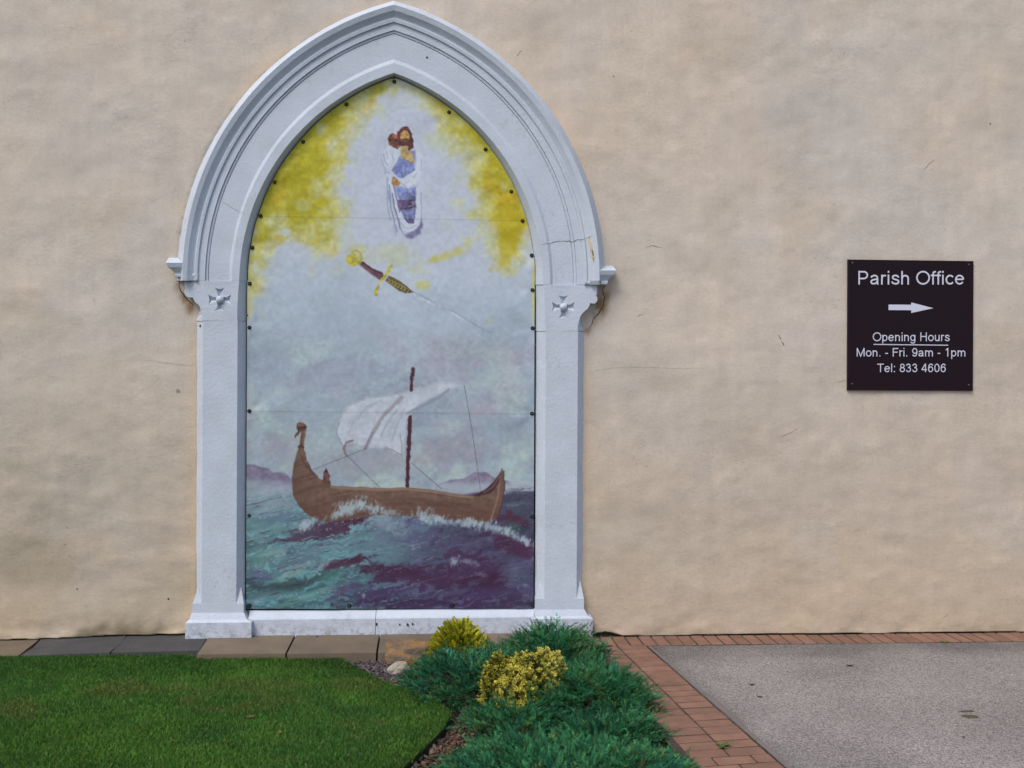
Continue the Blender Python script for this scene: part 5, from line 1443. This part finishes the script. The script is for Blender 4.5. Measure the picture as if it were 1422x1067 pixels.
# ---- slate chippings and litter --------------------------------------------------
def shards(name, label, cat, n, region, size, thick, pal, z, s, curl=0.0):
    r = np.random.default_rng(s)
    pts = np.array(region); x = r.uniform(pts[:, 0].min(), pts[:, 0].max(), n * 4); y = r.uniform(pts[:, 1].min(), pts[:, 1].max(), n * 4)
    k = pip(region, x, y) & pip(BED, x, y); x, y = x[k][:n], y[k][:n]; n = len(x)
    a = r.uniform(0, 6.28, n); L = r.uniform(*size, n); W = L * r.uniform(0.35, 0.7, n)
    til = r.normal(0, 0.35, n); rol = r.normal(0, 0.35, n)
    T = np.array([(-1, -.5, 0), (0.2, -1, 0), (1, -.1, 0), (0.3, 0.9, 0), (-.9, .6, 0)])
    V = np.empty((n, 10, 3)); ca, sa = np.cos(a), np.sin(a)
    zz = z + r.uniform(0, 0.018, n)
    for j in range(5):
        jx = T[j, 0] * r.uniform(0.8, 1.2, n); jy = T[j, 1] * r.uniform(0.8, 1.2, n)
        u, v = L * jx / 2, W * jy / 2
        hz = u * np.sin(til) + v * np.sin(rol) + curl * np.abs(v) * r.uniform(0.3, 1.2, n)
        for q in (0, 1):
            V[:, j + 5 * q] = np.stack([x + u * ca - v * sa, y + u * sa + v * ca, zz + hz - q * thick], -1)
    i = np.arange(n)[:, None] * 10
    F = np.concatenate([i + np.array([[0, 1, 2]]), i + np.array([[0, 2, 3]]), i + np.array([[0, 3, 4]])] + [i + np.array([[j, j + 5, (j + 1) % 5 + 5]]) for j in range(5)] + [i + np.array([[j, (j + 1) % 5 + 5, (j + 1) % 5]]) for j in range(5)])
    pal = np.array(pal); t = r.random(n); col = pal[0] + (pal[1] - pal[0]) * t[:, None]; sp = r.random(n) < 0.2; col[sp] = pal[2]
    col = np.repeat((col * r.uniform(0.7, 1.25, (n, 1)))[:, None], 10, 1)
    o = link(name, np_mesh(name, V.reshape(-1, 3), F, col.reshape(-1, 3)), M['chips'])
    return tag(o, label, cat, kind='stuff')
reg1 = [G(*p)[:2] for p in ((470, 903), (500, 926), (560, 957), (600, 972), (640, 940), (620, 905), (560, 900))]
shards('slate_chippings', 'purple grey slate chippings between the lawn tip and the slabs', 'chippings', 2600, reg1, (0.02, 0.05), 0.005, (AG(70, 62, 70), AG(104, 94, 102), AG(128, 118, 120)), -0.025, 2)
reg2 = [G(*p)[:2] for p in ((640, 1000), (590, 1040), (540, 1090))] + [np.array(p) for p in ((-0.95, -3.2), (-1.2, -4.2), (0.6, -4.2), (0.1, -2.9))] + [G(660, 1040)[:2]]
shards('slate_litter', 'slate chips and dirt beside the lawn edge at the front', 'chippings', 4200, reg2, (0.015, 0.04), 0.005, (AG(76, 66, 66), AG(110, 98, 98), AG(130, 120, 118)), -0.03, 4)
reg3 = [G(*p)[:2] for p in ((560, 945), (610, 966), (640, 985), (634, 1002), (600, 1045), (575, 1075), (640, 1060), (675, 1000), (660, 965), (600, 940))]
shards('leaf_litter', 'brown fallen leaves along the edge of the lawn and bed', 'leaf litter', 620, reg3, (0.018, 0.042), 0.001, (AG(100, 74, 54), AG(138, 108, 80), AG(72, 58, 48)), -0.012, 6, 0.6)

# ---- single leaves, weeds and moss -------------------------------------------------
def leaf(px, py, label, size, mt, ang, z=0.0, cat='leaf'):
    c = G(px, py, z)
    bm = bmesh.new(); n = 7
    prof = [0.0, 0.55, 0.9, 1.0, 0.8, 0.45, 0.0]
    L_, R_, Mid = [], [], []
    for i in range(n):
        t = (i / (n - 1) - 0.5) * 2; w = prof[i] * 0.42; cz = 0.25 * t * t + 0.02
        Mid.append((t, 0, cz)); L_.append((t, w, cz + 0.28 * w)); R_.append((t, -w, cz + 0.18 * w))
    vs = [[bm.verts.new(p) for p in row] for row in (L_, Mid, R_)]
    for a, b in ((0, 1), (1, 2)):
        for i in range(n - 1):
            bm.faces.new([vs[a][i], vs[a][i + 1], vs[b][i + 1], vs[b][i]])
    bmesh.ops.remove_doubles(bm, verts=bm.verts, dist=1e-4)
    bmesh.ops.solidify(bm, geom=list(bm.faces), thickness=0.03)
    bmesh.ops.transform(bm, matrix=Matrix.Translation(Vector(c)) @ Matrix.Rotation(ang, 4, 'Z') @ Matrix.Scale(size / 2, 4), verts=bm.verts)
    o = bm_obj('fallen_leaf', bm, mt, None, tuple(c))
    return tag(o, label, cat)
leaf(348, 996, 'curled brown leaf lying in the middle of the lawn', 0.058, M['deadleaf'], 0.4, 0.036)
leaf(389, 1017, 'pale brown leaf on the lawn nearer the camera than the curled one', 0.040, M['deadleaf'], 1.9, 0.036)
leaf(579, 995, 'tiny pale leaf on the lawn beside the bed', 0.030, M['deadleaf'], 2.6, 0.036)
leaf(171, 958, 'small straw coloured leaf on the left part of the lawn', 0.034, M['deadleaf'], 1.2, 0.036)
leaf(291, 915, 'brown leaf on the lawn just below the slab path', 0.032, M['deadleaf'], 0.2, 0.036)
leaf(548, 947, 'orange brown leaf at the edge of the slate chippings', 0.045, M['deadleaf'], 0.1, 0.036)
leaf(1044, 951, 'dark leaf on the concrete, left one of the near pair', 0.042, M['darkleaf'], 0.1, 0.004)
leaf(1055, 968, 'dark leaf on the concrete, right one of the near pair', 0.040, M['darkleaf'], 2.7, 0.004)
leaf(1180, 925, 'dark leaf on the concrete near the brick course', 0.060, M['darkleaf'], 0.0, 0.004)
leaf(1136, 943, 'tiny dark leaf on the concrete right of the pair', 0.022, M['darkleaf'], 0.9, 0.004)
leaf(1338, 1024, 'small dark leaf on the concrete near the bottom edge', 0.028, M['darkleaf'], 0.5, 0.004)
leaf(440, 884, 'dark leaf on the buff slab below the sill', 0.035, M['darkleaf'], 0.8, 0.052)
leaf(452, 878, 'dark curled leaf against the sill', 0.035, M['darkleaf'], 2.2, 0.052)

def weed(px, py, label, size, z=0.0, nleaf=11, s=0):
    c = G(px, py, z); r = random.Random(s); bm = bmesh.new()
    for i in range(nleaf):
        a = i * 2.4 + r.uniform(-0.3, 0.3); l = size * r.uniform(0.5, 1.0); w = l * 0.22; up = r.uniform(0.15, 0.7)
        dx, dy = math.cos(a), math.sin(a)
        p = [(0, 0, 0), (dx * l * 0.5 - dy * w, dy * l * 0.5 + dx * w, up * l * 0.5), (dx * l, dy * l, up * l * 0.6), (dx * l * 0.5 + dy * w, dy * l * 0.5 - dx * w, up * l * 0.5)]
        bm.faces.new([bm.verts.new((c[0] + q[0], c[1] + q[1], c[2] + q[2])) for q in p])
    o = bm_obj('weed', bm, M['weed'], None, tuple(c)); return tag(o, label, 'weed', 'weeds in the paving joints')
weed(1003, 1037, 'small green weed growing between the bricks of the border', 0.06, 0.0, 12, 1)
weed(1312, 893, 'small green weed beside the brick course along the wall', 0.045, 0.0, 10, 2)
weed(1047, 1028, 'tiny green weed in the joint between bricks and concrete', 0.028, 0.0, 8, 3)

def moss(px, py, label, sx, sy, s):
    c = G(px, py, 0.0); r = random.Random(s); bm = bmesh.new(); n = 26
    rim = []; mid = []
    for i in range(n):
        a = i / n * 2 * math.pi; k = 0.75 + 0.5 * r.random()
        rim.append(bm.verts.new((c[0] + sx * k * math.cos(a), c[1] + sy * k * math.sin(a), 0.0015)))
        mid.append(bm.verts.new((c[0] + sx * k * 0.6 * math.cos(a), c[1] + sy * k * 0.6 * math.sin(a), 0.007 + 0.002 * r.random())))
    for i in range(n): bm.faces.new([rim[i], rim[(i + 1) % n], mid[(i + 1) % n], mid[i]])
    bm.faces.new(mid)
    o = bm_obj('moss_patch', bm, M['moss'], None, (c[0], c[1], 0)); return tag(o, label, 'moss', 'moss patches on the concrete')
moss(1346, 996, 'larger olive moss patch on the concrete', 0.055, 0.028, 1)
moss(1341, 989, 'thin olive moss streak just behind the larger patch', 0.050, 0.010, 2)
